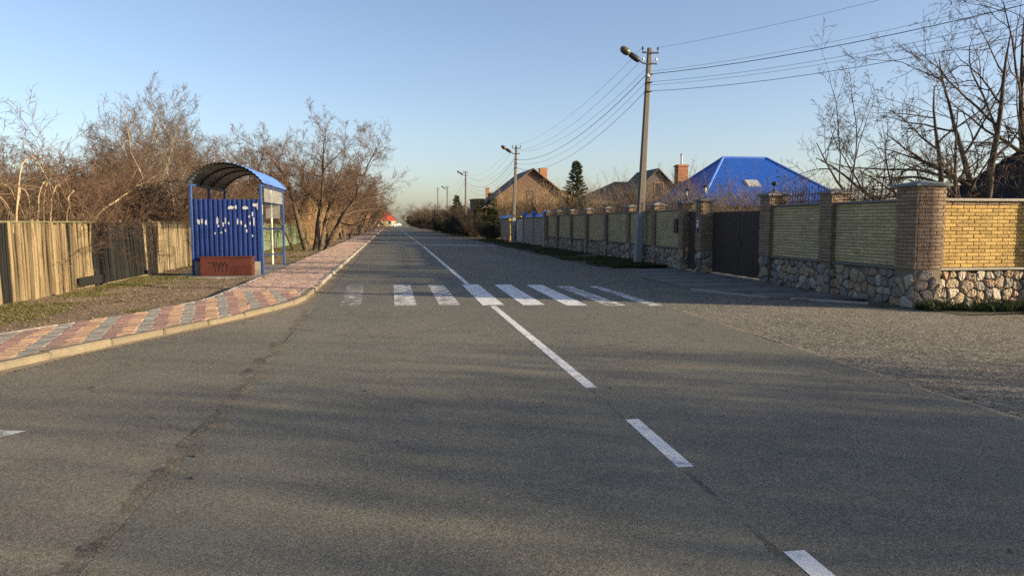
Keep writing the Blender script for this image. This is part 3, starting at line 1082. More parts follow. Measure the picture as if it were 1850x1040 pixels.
def limbs(r, P0, D, L, rad, nseg, wob, trop, taper):
    N = len(P0)
    pts = [P0]; d = _norm(D)
    for i in range(nseg):
        d = _norm(d + r.normal(0, wob, (N, 3)) + np.array([0, 0, trop]))
        pts.append(pts[-1] + d * (L / nseg)[:, None])
    P = np.stack(pts, 1)
    t = np.linspace(0, 1, nseg + 1)
    Rr = rad[:, None] * (1 - (1 - taper) * t[None])
    return P, Rr


def offshoots(r, P, Rr, L, per, t0, t1, ang, ratio, rr, flat=0.0):
    N, n1, _ = P.shape
    idx = np.repeat(np.arange(N), per)
    t = np.tile((np.arange(per) + 0.5) / per, N) + r.uniform(-0.5, 0.5, N * per) / per
    t = t0 + (t1 - t0) * np.clip(t, 0, 1)
    f = t * (n1 - 1)
    i = np.minimum(f.astype(int), n1 - 2)
    u = (f - i)[:, None]
    p = P[idx, i] * (1 - u) + P[idx, i + 1] * u
    pd = _norm(P[idx, i + 1] - P[idx, i])
    pr = Rr[idx, i] * (1 - u[:, 0]) + Rr[idx, i + 1] * u[:, 0]
    q = _norm(np.cross(pd, r.normal(0, 1, (len(idx), 3))))
    if flat:
        q = _norm(q * np.array([1, 1, 1 - flat]))
    a = np.radians(r.uniform(ang[0], ang[1], len(idx)))[:, None]
    d = pd * np.cos(a) + q * np.sin(a)
    Lc = L[idx] * ratio * (1 - 0.45 * t) * r.uniform(0.6, 1.25, len(idx))
    return p, d, Lc, np.maximum(np.minimum(pr * 0.75, pr * rr + 0.0015), 0.0042)


def tubes(P, Rr, k):
    N, n1, _ = P.shape
    tan = np.empty_like(P)
    tan[:, 1:-1] = P[:, 2:] - P[:, :-2]
    tan[:, 0] = P[:, 1] - P[:, 0]
    tan[:, -1] = P[:, -1] - P[:, -2]
    tan = _norm(tan)
    ref = np.where(np.abs(tan[..., 2:3]) > 0.85, np.array([1.0, 0.13, 0]), np.array([0.1, 0.05, 1.0]))
    a = _norm(np.cross(tan, ref)); b = np.cross(tan, a)
    th = np.arange(k) * 2 * np.pi / k
    V = P[:, :, None, :] + Rr[:, :, None, None] * (a[:, :, None, :] * np.cos(th)[None, None, :, None] + b[:, :, None, :] * np.sin(th)[None, None, :, None])
    base = (np.arange(N) * n1 * k)[:, None, None] + (np.arange(n1 - 1) * k)[None, :, None]
    j = np.arange(k)[None, None, :]; j2 = (j + 1) % k
    F = np.stack([base + j, base + j2, base + k + j2, base + k + j], -1).reshape(-1, 4)
    return V.reshape(-1, 3), F


def merge(parts):
    V, F, o = [], [], 0
    for v, f in parts:
        V.append(v); F.append(f + o); o += len(v)
    return np.concatenate(V), [np.concatenate(F)]


def grow(seed, stems, levels, trunk_levels=2):
    """stems: list of (base xyz, dir, length, radius); levels[0] shapes the stems, the rest branch"""
    r = np.random.default_rng(seed)
    P0 = np.array([s[0] for s in stems], float); D = np.array([s[1] for s in stems], float)
    L = np.array([s[2] for s in stems], float); rad = np.array([s[3] for s in stems], float)
    tr, cr = [], []
    for li, lv in enumerate(levels):
        P, Rr = limbs(r, P0, D, L, rad, lv['seg'], lv['wob'], lv['trop'], lv.get('taper', 0.35))
        if lv.get('keep') is not None:
            k = P[:, -1, 2] > lv['keep']
            P, Rr, L = P[k], Rr[k], L[k]
        (tr if li < trunk_levels else cr).append(tubes(P, Rr, lv['k']))
        if li + 1 < len(levels):
            nx = levels[li + 1]
            P0, D, L, rad = offshoots(r, P, Rr, L, nx['per'], nx.get('t0', 0.3), nx.get('t1', 1.0), nx['ang'], nx['ratio'], nx.get('rr', 0.6), nx.get('flat', 0))
    return merge(tr), merge(cr)


def LV(seg, k, wob, trop, per=0, ang=(25, 60), ratio=0.6, t0=0.3, t1=1.0, rr=0.6, taper=0.35, **kw):
    return dict(seg=seg, k=k, wob=wob, trop=trop, per=per, ang=ang, ratio=ratio, t0=t0, t1=t1, rr=rr, taper=taper, **kw)


def plant(name, data, mats, label, cat, loc, rot=0.0, sc=1.0, group=None):
    """a new kind of plant: trunk and crown parts in local coordinates"""
    o = thing(name, label, cat, loc, group)
    o.matrix_basis = T(*loc) @ RZ(rot) @ (Matrix.Diagonal((*sc, 1)) if isinstance(sc, tuple) else Matrix.Scale(sc, 4))
    (tv, tf), (cv, cf) = data
    for nm, v, f, m in (('trunk', tv, tf, mats[0]), ('crown', cv, cf, mats[1])):
        c = bpy.data.objects.new(nm, mesh_np(nm, v, f, m, True))
        COL.objects.link(c)
        kid(c, o)
    return o


def put(src, loc, rot, sc, label=None, group=None):
    D = Matrix.Diagonal((*sc, 1)) if isinstance(sc, tuple) else Matrix.Scale(sc, 4)
    return copy_tree(src, T(*loc) @ RZ(rot) @ D, label, group)


def fan(r, n, spread, L, rad, base=0.15, lj=0.25):
    out = []
    for i in range(n):
        a = 2 * math.pi * (i + r.uniform(-0.3, 0.3)) / n
        t = math.radians(r.uniform(spread[0], spread[1]))
        out.append(((base * math.cos(a), base * math.sin(a), -0.05), (math.cos(a) * math.sin(t), math.sin(a) * math.sin(t), math.cos(t)),
                    L * r.uniform(1 - lj, 1 + lj), rad * r.uniform(0.7, 1.15)))
    return out


_r = np.random.default_rng(5)
# 1 the multi-stem roadside tree (about 9 m)
D_ROADSIDE = grow(21, [((0.05, 0, -.05), (-0.32, -0.1, 1), 5.0, 0.14), ((0.45, 0.1, -.05), (0.04, 0.1, 1), 5.6, 0.15), ((0.9, -0.1, -.05), (0.52, -0.15, 1), 5.2, 0.13),
                       ((0.7, 0.4, -.05), (0.25, 0.55, 1), 4.8, 0.11), ((-0.45, 0.2, -.05), (-0.55, 0.05, 1), 4.2, 0.07)],
                  [LV(10, 8, 0.09, 0.0, taper=0.10), LV(8, 5, 0.11, 0.015, 11, (30, 68), 0.62, 0.22, 1.0, 0.42, 0.15), LV(5, 4, 0.15, 0.02, 10, (30, 65), 0.5, 0.12, 1.0, 0.45, 0.25),
                   LV(4, 3, 0.17, 0.02, 10, (25, 65), 0.5, 0.12, 1.0, 0.5, 0.3), LV(2, 3, 0.15, 0.02, 5, (25, 60), 0.55, 0.12, 1.0, 0.6, 0.4)])
# 2 tall grey tree, upright
D_TALL = grow(33, [((0, 0, -.05), (0.02, 0, 1), 5.4, 0.085), ((0.12, 0.05, -.05), (0.3, 0.15, 1), 4.8, 0.07)],
              [LV(9, 7, 0.06, 0.05, taper=0.10), LV(7, 5, 0.09, 0.10, 12, (25, 50), 0.5, 0.2, 1.0, 0.42, 0.2), LV(5, 4, 0.13, 0.08, 9, (25, 50), 0.5, 0.12, 1.0, 0.5, 0.25), LV(4, 3, 0.15, 0.05, 8, (25, 55), 0.5, 0.12, 1.0, 0.5), LV(2, 3, 0.14, 0.03, 4, (25, 55), 0.5, 0.15)])
# 3 round bare tree
D_ROUND = grow(45, [((0, 0, -.05), (0.05, 0.03, 1), 3.2, 0.13)],
               [LV(6, 8, 0.08, 0.02, taper=0.55), LV(7, 6, 0.14, 0.05, 12, (25, 62), 0.95, 0.4, 1.0, 0.4, 0.2), LV(5, 4, 0.16, 0.03, 10, (28, 60), 0.5, 0.12, 1.0, 0.45, 0.25), LV(4, 3, 0.17, 0.02, 9, (30, 65), 0.5, 0.12, 1.0, 0.5, 0.3), LV(2, 3, 0.15, 0.01, 6, (25, 60), 0.52, 0.12)])
# 4 dense thicket shrub
D_SHRUB = grow(57, fan(_r, 14, (8, 42), 2.9, 0.022, 0.35), [LV(6, 4, 0.13, 0.02, taper=0.3), LV(5, 3, 0.17, 0.02, 9, (20, 55), 0.55, 0.12, 1.0, 0.5), LV(4, 3, 0.2, 0.02, 9, (25, 65), 0.5, 0.12), LV(2, 3, 0.18, 0.01, 7, (25, 65), 0.5, 0.1)], 1)
# 5 arching, tangled shrub
D_ARCH = grow(68, fan(_r, 12, (15, 50), 3.3, 0.022, 0.4), [LV(8, 4, 0.12, -0.12, taper=0.3), LV(5, 3, 0.18, -0.05, 9, (20, 70), 0.4, 0.15, 1.0, 0.5), LV(4, 3, 0.2, -0.02, 8, (25, 70), 0.5, 0.1), LV(2, 3, 0.2, 0.0, 5, (25, 65), 0.5, 0.1)], 1)
# 6 upright whip bush
D_WHIP = grow(79, fan(_r, 22, (3, 26), 3.4, 0.016, 0.35), [LV(6, 4, 0.07, 0.03, taper=0.3), LV(4, 3, 0.12, 0.06, 9, (12, 42), 0.42, 0.15), LV(3, 3, 0.14, 0.04, 8, (15, 50), 0.5, 0.12)], 1)
# 7 spreading walnut
D_WALNUT = grow(94, [((0, 0, -.05), (-0.40, -0.05, 1), 4.4, 0.115), ((0.42, 0.1, -.05), (0.06, 0.0, 1), 5.4, 0.13), ((0.8, 0.2, -.05), (0.42, 0.1, 1), 5.0, 0.115),
                     ((-0.2, -0.1, -.05), (-0.80, 0.05, 0.72), 4.8, 0.095), ((-0.05, 0.2, -.05), (-0.5, 0.35, 0.8), 4.6, 0.09), ((0.1, -0.2, -.05), (-0.55, -0.3, 0.9), 4.4, 0.085)],
                [LV(10, 8, 0.09, -0.015, taper=0.10), LV(9, 6, 0.11, 0.0, 8, (35, 68), 0.74, 0.25, 1.0, 0.55, 0.15), LV(6, 5, 0.15, 0.03, 7, (35, 70), 0.46, 0.15, 1.0, 0.6, 0.25), LV(4, 4, 0.18, 0.07, 6, (35, 70), 0.48, 0.15, 1.0, 0.65, 0.4), LV(3, 3, 0.16, 0.08, 3, (30, 60), 0.5, 0.25, 1.0, 0.8, 0.6)])


# evergreens
def spruce_data(seed, H, Rb):
    r = np.random.default_rng(seed)
    tr = tubes(np.array([[[0, 0, -.05], [0.02, 0, H * 0.5], [0, 0, H]]]), np.array([[0.11, 0.07, 0.015]]) * H / 5, 7)
    parts = []
    q = []
    nb = 190
    for i in range(nb):
        u = (i + r.random()) / nb
        u = 0.05 + 0.93 * u ** 1.15
        z = u * H
        a = i * 2.399 + r.normal(0, 0.4)
        L = (Rb * (1 - u) ** 0.9 + 0.10) * r.uniform(0.62, 1.15)
        n = 5
        t = np.linspace(0, 1, n)
        drop = (-0.42 + 0.5 * u) * L * t + 0.22 * L * t ** 2
        P = np.stack([np.cos(a) * L * t, np.sin(a) * L * t, z + drop], 1)
        parts.append((P, np.linspace(0.016, 0.004, n)))
        m = int(105 * L / Rb + 24)
        tt = r.uniform(0.10, 1, m) ** 0.8
        c = np.stack([np.interp(tt, t, P[:, k]) for k in range(3)], 1)
        sd = np.array([-math.sin(a), math.cos(a), 0]) * r.choice([-1, 1], m)[:, None]
        d = _norm(np.array([math.cos(a), math.sin(a), 0]) * 0.8 + sd * r.uniform(0.2, 1.1, (m, 1)) + np.array([0, 0, -0.35]) + r.normal(0, 0.35, (m, 3)))
        ln = r.uniform(0.12, 0.30, m) * (1.2 - 0.5 * tt)
        wv = _norm(np.cross(d, r.normal(0, 1, (m, 3)))) * r.uniform(0.018, 0.038, (m, 1))
        e = c + d * ln[:, None]
        q.append(np.stack([c - wv, c + wv, e + wv * 0.4, e - wv * 0.4], 1))
    bt = tubes(np.array([p for p, _ in parts]), np.array([x for _, x in parts]), 3)
    Q = np.concatenate(q).reshape(-1, 3)
    nf = (np.arange(len(Q) // 4) * 4)[:, None] + np.arange(4)[None]
    return merge([tr, bt]), (Q, [nf])


def leafy_data(seed, blobs, n, size):
    """evergreen mass: leaf-sized faces clustered in clumps through the crown, on a branching frame"""
    r = np.random.default_rng(seed)
    H = max(b[2] + b[5] for b in blobs)
    st = [((0, 0, -.05), _norm(np.array([b[0], b[1], b[2]])), float(np.linalg.norm(b[:3])), 0.05) for b in blobs]
    tr, _c = grow(seed, st, [LV(5, 5, 0.08, 0.02), LV(4, 3, 0.15, 0.05, 6, (25, 60), 0.45, 0.2), LV(3, 3, 0.15, 0.02, 3, (25, 60), 0.5, 0.2)], 2)
    q = []
    wts = np.array([b[3] * b[4] * b[5] for b in blobs]); wts = wts / wts.sum()
    for b, w in zip(blobs, wts):
        nc = max(12, int(150 * w))
        u = _norm(r.normal(0, 1, (nc, 3))) * r.uniform(0.45, 1.0, (nc, 1)) ** 0.6
        cc = np.array(b[:3]) + u * np.array(b[3:6])
        m = int(n * w / nc)
        p = (cc[:, None] + r.normal(0, 1, (nc, m, 3)) * 0.13 * np.array(b[3:6]).mean()).reshape(-1, 3)
        k = len(p)
        d = _norm(r.normal(0, 1, (k, 3)) + np.array([0, 0, 0.5]) + 0.6 * _norm(p - np.array(b[:3])))
        s = size * r.uniform(0.6, 1.5, (k, 1))
        wv = _norm(np.cross(d, r.normal(0, 1, (k, 3)))) * s * 0.4
        q.append(np.stack([p - wv, p + wv * 0.9, p + d * s * 1.4 + wv * 0.3, p + d * s * 1.2 - wv * 0.4], 1))
    Q = np.concatenate(q).reshape(-1, 3)
    k = Q[:, 2].reshape(-1, 4).min(1) > 0.03
    nf = ((np.arange(len(Q) // 4) * 4)[:, None] + np.arange(4)[None])[k]
    return tr, (Q, [nf])


D_SPRUCE = spruce_data(3, 6.2, 2.0)
D_THUJA = leafy_data(8, [(0, 0, 1.3, 0.8, 0.8, 1.3), (0.2, 0.1, 2.8, 0.6, 0.6, 1.2), (-0.7, 0.2, 1.0, 0.7, 0.7, 0.9), (0.7, -0.2, 1.1, 0.7, 0.7, 1.0), (0.1, 0.1, 3.9, 0.3, 0.3, 0.8)], 16000, 0.07)
D_HEDGE = leafy_data(9, [(0, 0, 0.8, 1.1, 0.9, 0.9), (0.8, 0.3, 1.1, 0.9, 0.8, 1.0), (-0.9, 0.1, 0.9, 0.9, 0.8, 0.9)], 14000, 0.07)

# ------------------------------------------------------------------ left: plank fence
fence = thing('wooden_fence', 'weathered brown vertical plank fence leaning along the left dirt verge', 'fence', (-7.4, 20, 0))
pl = []
for k in range(4):
    w = 0.094
    b = MB()
    top = [1.0, 0.985, 0.97, 1.0][k]
    n = 5
    V, F = [], []
    for i in range(n):
        z = i / (n - 1)
        bow = 0.012 * math.sin(z * 3 + k)
        hw = w / 2 * (1 - 0.03 * ((i + k) % 3))
        V += [(-0.011 + bow, -hw, z * top), (0.011 + bow, -hw, z * top), (0.011 + bow, hw, z * (1.0 if i < n - 1 else [0.99, 1.0, 0.96, 0.985][k])), (-0.011 + bow, hw, z * (1.0 if i < n - 1 else [0.99, 1.0, 0.96, 0.985][k]))]
    for i in range(n - 1):
        for j in range(4):
            F.append((i * 4 + j, i * 4 + (j + 1) % 4, i * 4 + 4 + (j + 1) % 4, i * 4 + 4 + j))
    F += [(3, 2, 1, 0), tuple(range(4 * n - 4, 4 * n))]
    b.add(V, F)
    pl.append({m.name: b.build('plank', m) for m in (M_PLANK, M_PLANK_P, M_PLANK_D)})
PL = [{k: o.data for k, o in d.items()} for d in pl]
for d in pl:
    for o in d.values():
        bpy.data.objects.remove(o)
y = 11.6
while y < 30.6:
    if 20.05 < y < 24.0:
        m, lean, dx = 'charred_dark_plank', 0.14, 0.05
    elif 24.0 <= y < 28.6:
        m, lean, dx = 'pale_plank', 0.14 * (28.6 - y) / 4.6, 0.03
    else:
        m, lean, dx = 'weathered_plank', 0.02 if y < 20 else 0.0, 0.0
        if 15.55 < y < 15.9 or 18.6 < y < 18.72 or 12.9 < y < 13.02:
            m = 'charred_dark_plank'
    h = 1.66 + 0.02 * math.sin(y * 0.9) + rng.normal(0, 0.012)
    z0 = 0.03 + abs(rng.normal(0, 0.02))
    xb = -7.40 + dx + rng.normal(0, 0.008)
    M = T(xb, y, z0) @ RX(lean + rng.normal(0, 0.012)) @ RY(rng.normal(0, 0.008)) @ RZ(rng.normal(0, 0.05)) @ Matrix.Diagonal((1, rng.uniform(0.8, 1.12), h - z0, 1))
    link('plank', PL[rng.integers(4)][m], fence, M)
    y += 0.097 + rng.uniform(-0.006, 0.009)
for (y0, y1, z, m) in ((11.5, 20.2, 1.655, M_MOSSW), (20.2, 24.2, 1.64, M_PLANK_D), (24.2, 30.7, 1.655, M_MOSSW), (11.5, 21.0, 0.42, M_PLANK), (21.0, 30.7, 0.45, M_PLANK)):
    MB().bbox(-7.46, -7.43, y0, y1, z - 0.04, z + 0.03, 0.006).build('rail', m, fence) if z < 1 else MB().bbox(-7.445, -7.375, y0, y1, z - 0.004, z + 0.026, 0.006).build('top_rail', m, fence)
for y in (12.0, 14.6, 17.2, 19.9, 22.4, 25.0, 27.6, 30.3):
    MB().tube([(-7.52, y, -0.1), (-7.52, y, 1.72)], [0.05, 0.045], 8).build('post', M_PLANK, fence)
MB().bbox(-7.30, -7.24, 20.3, 24.1, 0.02, 0.10, 0.01).build('bottom_board', M_PLANK_P, fence)
MB().bbox(-7.33, -7.28, 18.9, 20.5, 0.12, 0.34, 0.01).build('patch_board', M_PLANK_D, fence)

# the fence turns the corner along the crossing street (outside the picture)
f2 = thing('side_fence', 'weathered plank fence along the crossing street, outside the left edge', 'fence', (-13, 11.5, 0))
for x in np.arange(-22.0, -7.5, 0.099):
    h = 1.66 + rng.normal(0, 0.012)
    link('plank', PL[rng.integers(4)]['weathered_plank'], f2, T(x, 11.5 + rng.normal(0, 0.008), 0.03) @ RZ(math.pi / 2 + rng.normal(0, 0.05)) @ RX(rng.normal(0, 0.012)) @ Matrix.Diagonal((1, rng.uniform(0.85, 1.12), h, 1)))
for z in (0.42, 1.45):
    MB().bbox(-22.1, -7.45, 11.53, 11.56, z - 0.035, z + 0.035, 0.006).build('rail', M_PLANK, f2)
for x in np.arange(-22, -7.5, 2.4):
    MB().tube([(x, 11.61, -0.1), (x, 11.61, 1.70)], [0.05, 0.045], 8).build('post', M_PLANK, f2)

# green board fence further on
gf = thing('green_fence', 'faded green picket fence beyond the bus shelter', 'fence', (-6.95, 46, 0))
pt = MB().bbox(-0.011, 0.011, -0.06, 0.06, 0, 1.0, 0.004)
pvv, pff = np.concatenate(pt.v), [tuple(f) for fs in pt.f.values() for f in fs]
g_me = mesh_np('picket', pvv, [np.array(f) for f in pt.f.values()], M_GREENW)
for i, y in enumerate(np.arange(32.0, 66.0, 0.15)):
    link('picket', g_me, gf, T(-6.98 + rng.normal(0, 0.006), y, 0.08) @ RX(rng.normal(0, 0.015)) @ Matrix.Diagonal((1, 1, 1.5 + 0.03 * math.sin(y) + rng.normal(0, 0.01), 1)))
for z in (0.45, 1.30):
    MB().bbox(-7.04, -7.0, 31.9, 66, z - 0.03, z + 0.03, 0.006).build('rail', M_GREENW, gf)
for y in np.arange(32.0, 66.5, 3.0):
    MB().bbox(-7.12, -7.045, y - 0.04, y + 0.04, -0.05, 1.66, 0.008).build('post', M_GREENW, gf)

# ------------------------------------------------------------------ bus shelter
XL, XR, YN, YF, HP = -5.87, -3.86, 23.5, 28.1, 2.75
sh = thing('bus_shelter', 'blue metal bus shelter with arched corrugated roof beside the sidewalk', 'bus shelter', (-4.85, 25.8, 0.05))
for (x, y) in ((XL, YN), (XR, YN), (XL, YF), (XR, YF), (XL, 25.75)):
    MB().bbox(x - 0.035, x + 0.035, y - 0.035, y + 0.035, -0.02, HP, 0.006).build('post', M_BLUEPOST, sh)


def corr(n_waves, width, height, amp, t=0.004, seg=8):
    """trapezoid-corrugated sheet, x across the ribs, z up"""
    pr = []
    for i in range(n_waves):
        x0 = width * i / n_waves; p = width / n_waves
        pr += [(x0, 0), (x0 + p * 0.36, 0), (x0 + p * 0.46, amp), (x0 + p * 0.86, amp), (x0 + p * 0.96, 0)]
    pr.append((width, 0))
    V, F = [], []
    for s in (0, t):
        for x, d in pr:
            V += [(x, -d - s, 0), (x, -d - s, height)]
    m = len(pr)
    for s in (0, 1):
        for i in range(m - 1):
            a = s * 2 * m + 2 * i
            q = (a, a + 2, a + 3, a + 1)
            F.append(q if s else q[::-1])
    for i in range(m - 1):
        a = 2 * i; b = 2 * m + 2 * i
        F += [(a, b, b + 2, a + 2), (a + 1, a + 3, b + 3, b + 1)]
    F += [(0, 1, 2 * m + 1, 2 * m), (2 * m - 2, 4 * m - 2, 4 * m - 1, 2 * m - 1)]
    return V, F


V, F = corr(14, XR - XL - 0.075, 1.87, 0.032)
panel = MB().add(V, F, np.array(T(XL + 0.04, YN - 0.002, 0.48))).build('corrugated_panel', M_BLUE, sh)
MB().bbox(XL + 0.036, XR - 0.036, YN - 0.02, YN + 0.06, 0.0, 0.475, 0.01).build('base_wall', M_CONC, sh)
for z in (0.50, 1.42, 2.33):
    MB().box(XL + 0.03, XR - 0.03, YF - 0.02, YF + 0.02, z - 0.025, z + 0.025).build('rail', M_BLUEPOST, sh)
for z in (0.55, 2.30):
    MB().box(XL + 0.036, XR - 0.036, YN + 0.004, YN + 0.034, z - 0.02, z + 0.02).build('rail', M_BLUEPOST, sh)
for x in (XL, XR):
    MB().box(x - 0.03, x + 0.03, YN - 0.15, YF + 0.35, HP + 0.002, HP + 0.05).build('beam', M_BLUEPOST, sh)
MB().box(XR - 0.60, XR - 0.05, YF - 0.004, YF + 0.004, 1.80, 2.72).build('glass_pane', M_GLASS, sh)
MB().box(XR - 0.004, XR + 0.004, 24.1, YF - 0.05, 2.30, 2.72).build('glass_pane', M_GLASS, sh)
# arched roof: arc from eave to eave, rise 0.62
xc = (XL + XR) / 2; hw = (XR - XL) / 2 + 0.10; rise = 0.60
Ra = (hw * hw + rise * rise) / (2 * rise); za = HP + 0.05 + rise - Ra; tm = math.asin(hw / Ra)
for y in (YN - 0.10, 25.0, 26.55, YF + 0.30):
    MB().tube([(xc + Ra * math.sin(t), y, za + Ra * math.cos(t)) for t in np.linspace(-tm, tm, 17)], 0.022, 6).build('roof_arch', M_DARKMETAL, sh)
nw, V, F = 22, [], []
prof = []
for i in range(nw * 4 + 1):
    t = -tm + 2 * tm * i / (nw * 4)
    rr = Ra + 0.032 + 0.014 * math.cos(i * math.pi / 2)
    prof.append((xc + rr * math.sin(t), za + rr * math.cos(t)))
m = len(prof)
ys = (YN - 0.22, YF + 0.42)
for y in ys:
    V += [(x, y, z) for x, z in prof]
F = [(i, i + 1, m + i + 1, m + i) for i in range(m - 1)]
rf = MB().add(V, F).build('roof', M_BLUEROOF, sh)
V2 = [(x + (xc - x) / Ra * 0.006, y, z + (za - z) / Ra * 0.006) for x, y, z in V]
lin = MB().add(V2, [f[::-1] for f in F]).build('roof_lining', M_ROOFSHEET, rf)
for (t0, t1, y0, y1) in ((-0.62, -0.42, 23.8, 24.7), (-0.60, -0.42, 25.2, 25.9)):
    q = []
    for y in (y0, y1):
        for t in np.linspace(t0, t1, 5):
            q.append((xc + (Ra + 0.008) * math.sin(t), y, za + (Ra + 0.008) * math.cos(t)))
    MB().add(q, [(i, i + 1, 6 + i, 5 + i) for i in range(4)]).build('translucent_patch', M_GLASS, rf)
# torn notices left on the corrugated panel
sc = [(0.16, 1.62, .09, .16), (0.26, 1.64, .05, .17), (0.37, 1.60, .06, .18), (0.70, 1.66, .07, .26), (0.72, 1.50, .06, .08), (0.86, 1.55, .05, .16), (0.93, 1.66, .04, .22),
      (1.02, 1.58, .05, .10), (1.10, 2.05, .17, .12), (1.24, 2.06, .06, .14), (1.28, 1.63, .05, .2), (1.38, 1.60, .05, .15), (1.52, 2.04, .16, .10), (1.50, 1.50, .06, .1), (1.53, 1.35, .06, .13),
      (1.62, 1.78, .05, .08), (1.64, 1.58, .04, .12), (1.72, 1.85, .05, .15), (1.75, 1.62, .05, .3), (1.78, 2.13, .12, .12), (1.86, 2.10, .05, .22), (1.70, 1.20, .05, .08), (0.62, 1.28, .04, .08), (0.80, 1.30, .06, .06), (0.92, 1.36, .04, .1)]
for (x, z, w, h) in sc:
    n = 9
    a = np.linspace(0, 2 * np.pi, n, endpoint=False) + 0.3
    rr = rng.uniform(0.65, 1.1, n)
    sq = np.maximum(np.abs(np.cos(a)), np.abs(np.sin(a)))
    V = [(XL + 0.04 + x + w / 2 * math.cos(t) / s_ * r_, YN - 0.0395, 0.0 + z + 0.05 + h / 2 * math.sin(t) / s_ * r_) for t, r_, s_ in zip(a, rr, sq)]
    V += [(x_, y_ + 0.0015, z_) for x_, y_, z_ in V]
    MB().add(V, [tuple(range(n))] + [tuple(range(n, 2 * n))[::-1]] + [(i, (i + 1) % n, n + (i + 1) % n, n + i) for i in range(n)]).build('paper_scrap', M_PAPER, panel)
# sticker sheet on the right post side
MB().bbox(XR + 0.036, XR + 0.040, YN - 0.03, YN + 0.03, 1.9, 2.2, 0.001).build('paper_scrap', M_PAPER, panel)

# rust-red steel box bench in front of the panel
bx = thing('bench_box', 'rust-red steel box bench standing against the blue corrugated shelter panel', 'bench', (-4.85, 23.1, 0.04))
body = MB().bbox(-5.55, -4.08, 22.93, 23.40, 0.05, 0.60, 0.012).build('body', M_RUSTRED, bx)
MB().bbox(-5.57, -4.055, 22.91, 23.42, 0.602, 0.645, 0.01).build('lid', M_RUSTRED, bx)
MB().tube([(-4.078, 23.17, 0.45), (-4.066, 23.17, 0.45)], 0.03, 10).build('hole_plate', M_BLACKP, body)
g = MB()
px = [(-5.32, .50), (-5.22, .46), (-5.14, .50), (-5.16, .36), (-5.06, .47), (-5.0, .34), (-4.95, .48), (-4.88, .36), (-4.84, .50), (-4.78, .34), (-4.74, .46)]
for (x0, z0), (x1, z1) in zip(px[:-1], px[1:]):
    g.tube([(x0, 22.925, z0), (x1, 22.925, z1)], 0.008, 4)
for x in (-5.12, -5.02, -4.92, -4.80):
    g.tube([(x, 22.925, .36), (x + .01, 22.925, .2)], 0.005, 4)
g.build('graffiti', M_INK, body)
# white pole behind the shelter
wp = thing('stop_pole', 'thin white painted pole just behind the bus shelter', 'pole', (-4.40, 29.0, 0))
MB().tube([(-4.40, 29.0, -0.05), (-4.40, 29.0, 2.85)], 0.038, 10).build('pole', M_WHITEP, wp)
MB().tube([(-4.40, 29.0, 2.38), (-3.98, 29.0, 2.40)], 0.02, 6).build('bracket', M_WHITEP, wp)

# dirt slab in front of the shelter
tag(MB().bbox(-6.3, -3.72, 22.2, 28.6, -0.02, 0.075, 0.02).build('shelter_slab', M_CONC), 'low dusty concrete slab under the bus shelter', None, None, 'structure')

# ------------------------------------------------------------------ left vegetation
tree_l = plant('roadside_tree', D_ROADSIDE, (M_BARK, M_TWIG), 'large multi-stemmed bare tree growing at the sidewalk edge beyond the shelter', 'tree', (-4.95, 45.0, 0.03), 0.2, (1.25, 1.25, 1.36))
put(tree_l, (-4.9, 60, 0.03), 2.4, (1.2, 1.2, 1.32), 'bare tree directly behind the large multi-stemmed roadside tree', 'bare trees along the left sidewalk')
G_ROW = 'bare trees along the left sidewalk'
for i, (y, x, a, s_) in enumerate([(74, -4.7, 1.1, 1.32), (92, -4.5, 4.0, 1.3), (112, -4.6, 5.2, 1.3), (136, -4.3, 0.4, 1.3), (165, -4.6, 2.0, 1.3), (200, -4.4, 3.3, 1.3), (245, -4.8, 1.6, 1.3), (300, -5.2, 2.9, 1.3)]):
    put(tree_l, (x, y, 0.03), a, s_, ('third', 'fourth', 'fifth', 'sixth', 'seventh', 'eighth', 'ninth', 'farthest')[i] + ' bare brown tree in the receding row along the left sidewalk', G_ROW)
rnd = plant('bare_tree', D_ROUND, (M_BARK, M_TWIG), 'round-crowned bare tree behind the fences, left of the roadside tree', 'tree', (-9.6, 40.5, 0), 0.3, (1.25, 1.25, 1.3), 'bare trees behind the left fences')
tall = plant('tall_tree', D_TALL, (M_BIRCH, M_TWIG_G), 'tall slender grey bare tree rising highest behind the plank fence', 'tree', (-9.3, 29.0, 0), 0.9, (1.15, 1.15, 1.12), 'tall slender trees behind the plank fence')
put(tall, (-8.7, 32.5, 0), 3.1, (1.1, 1.1, 1.12), 'tall slender bare tree just left of the shelter roof', 'tall slender trees behind the plank fence')
put(tall, (-10.2, 33.5, 0), 4.6, (1.1, 1.1, .98), 'slender bare tree behind and above the shelter roof', 'tall slender trees behind the plank fence')
put(tall, (-10.5, 38.0, 0), 1.7, (1.2, 1.2, 1.1), 'slender bare tree between the shelter and the roadside tree', 'tall slender trees behind the plank fence')
put(tall, (-13.4, 28.5, 0), 5.5, (0.9, 0.9, .5), 'short slender bare tree above the middle of the plank fence', 'tall slender trees behind the plank fence')
put(rnd, (-18.0, 29.0, 0), 2.2, (1.0, 1.0, 0.48), 'drooping bare tree at the left edge of the picture', 'bare trees behind the left fences')
put(rnd, (-13.6, 31.5, 0), 4.2, (0.9, 0.9, 0.64), 'dark rounded bare tree above the left part of the plank fence', 'bare trees behind the left fences')
put(rnd, (-8.6, 52, 0), 5.0, (1.2, 1.2, 1.25), 'bare tree over the green fence behind the roadside tree', 'bare trees behind the left fences')
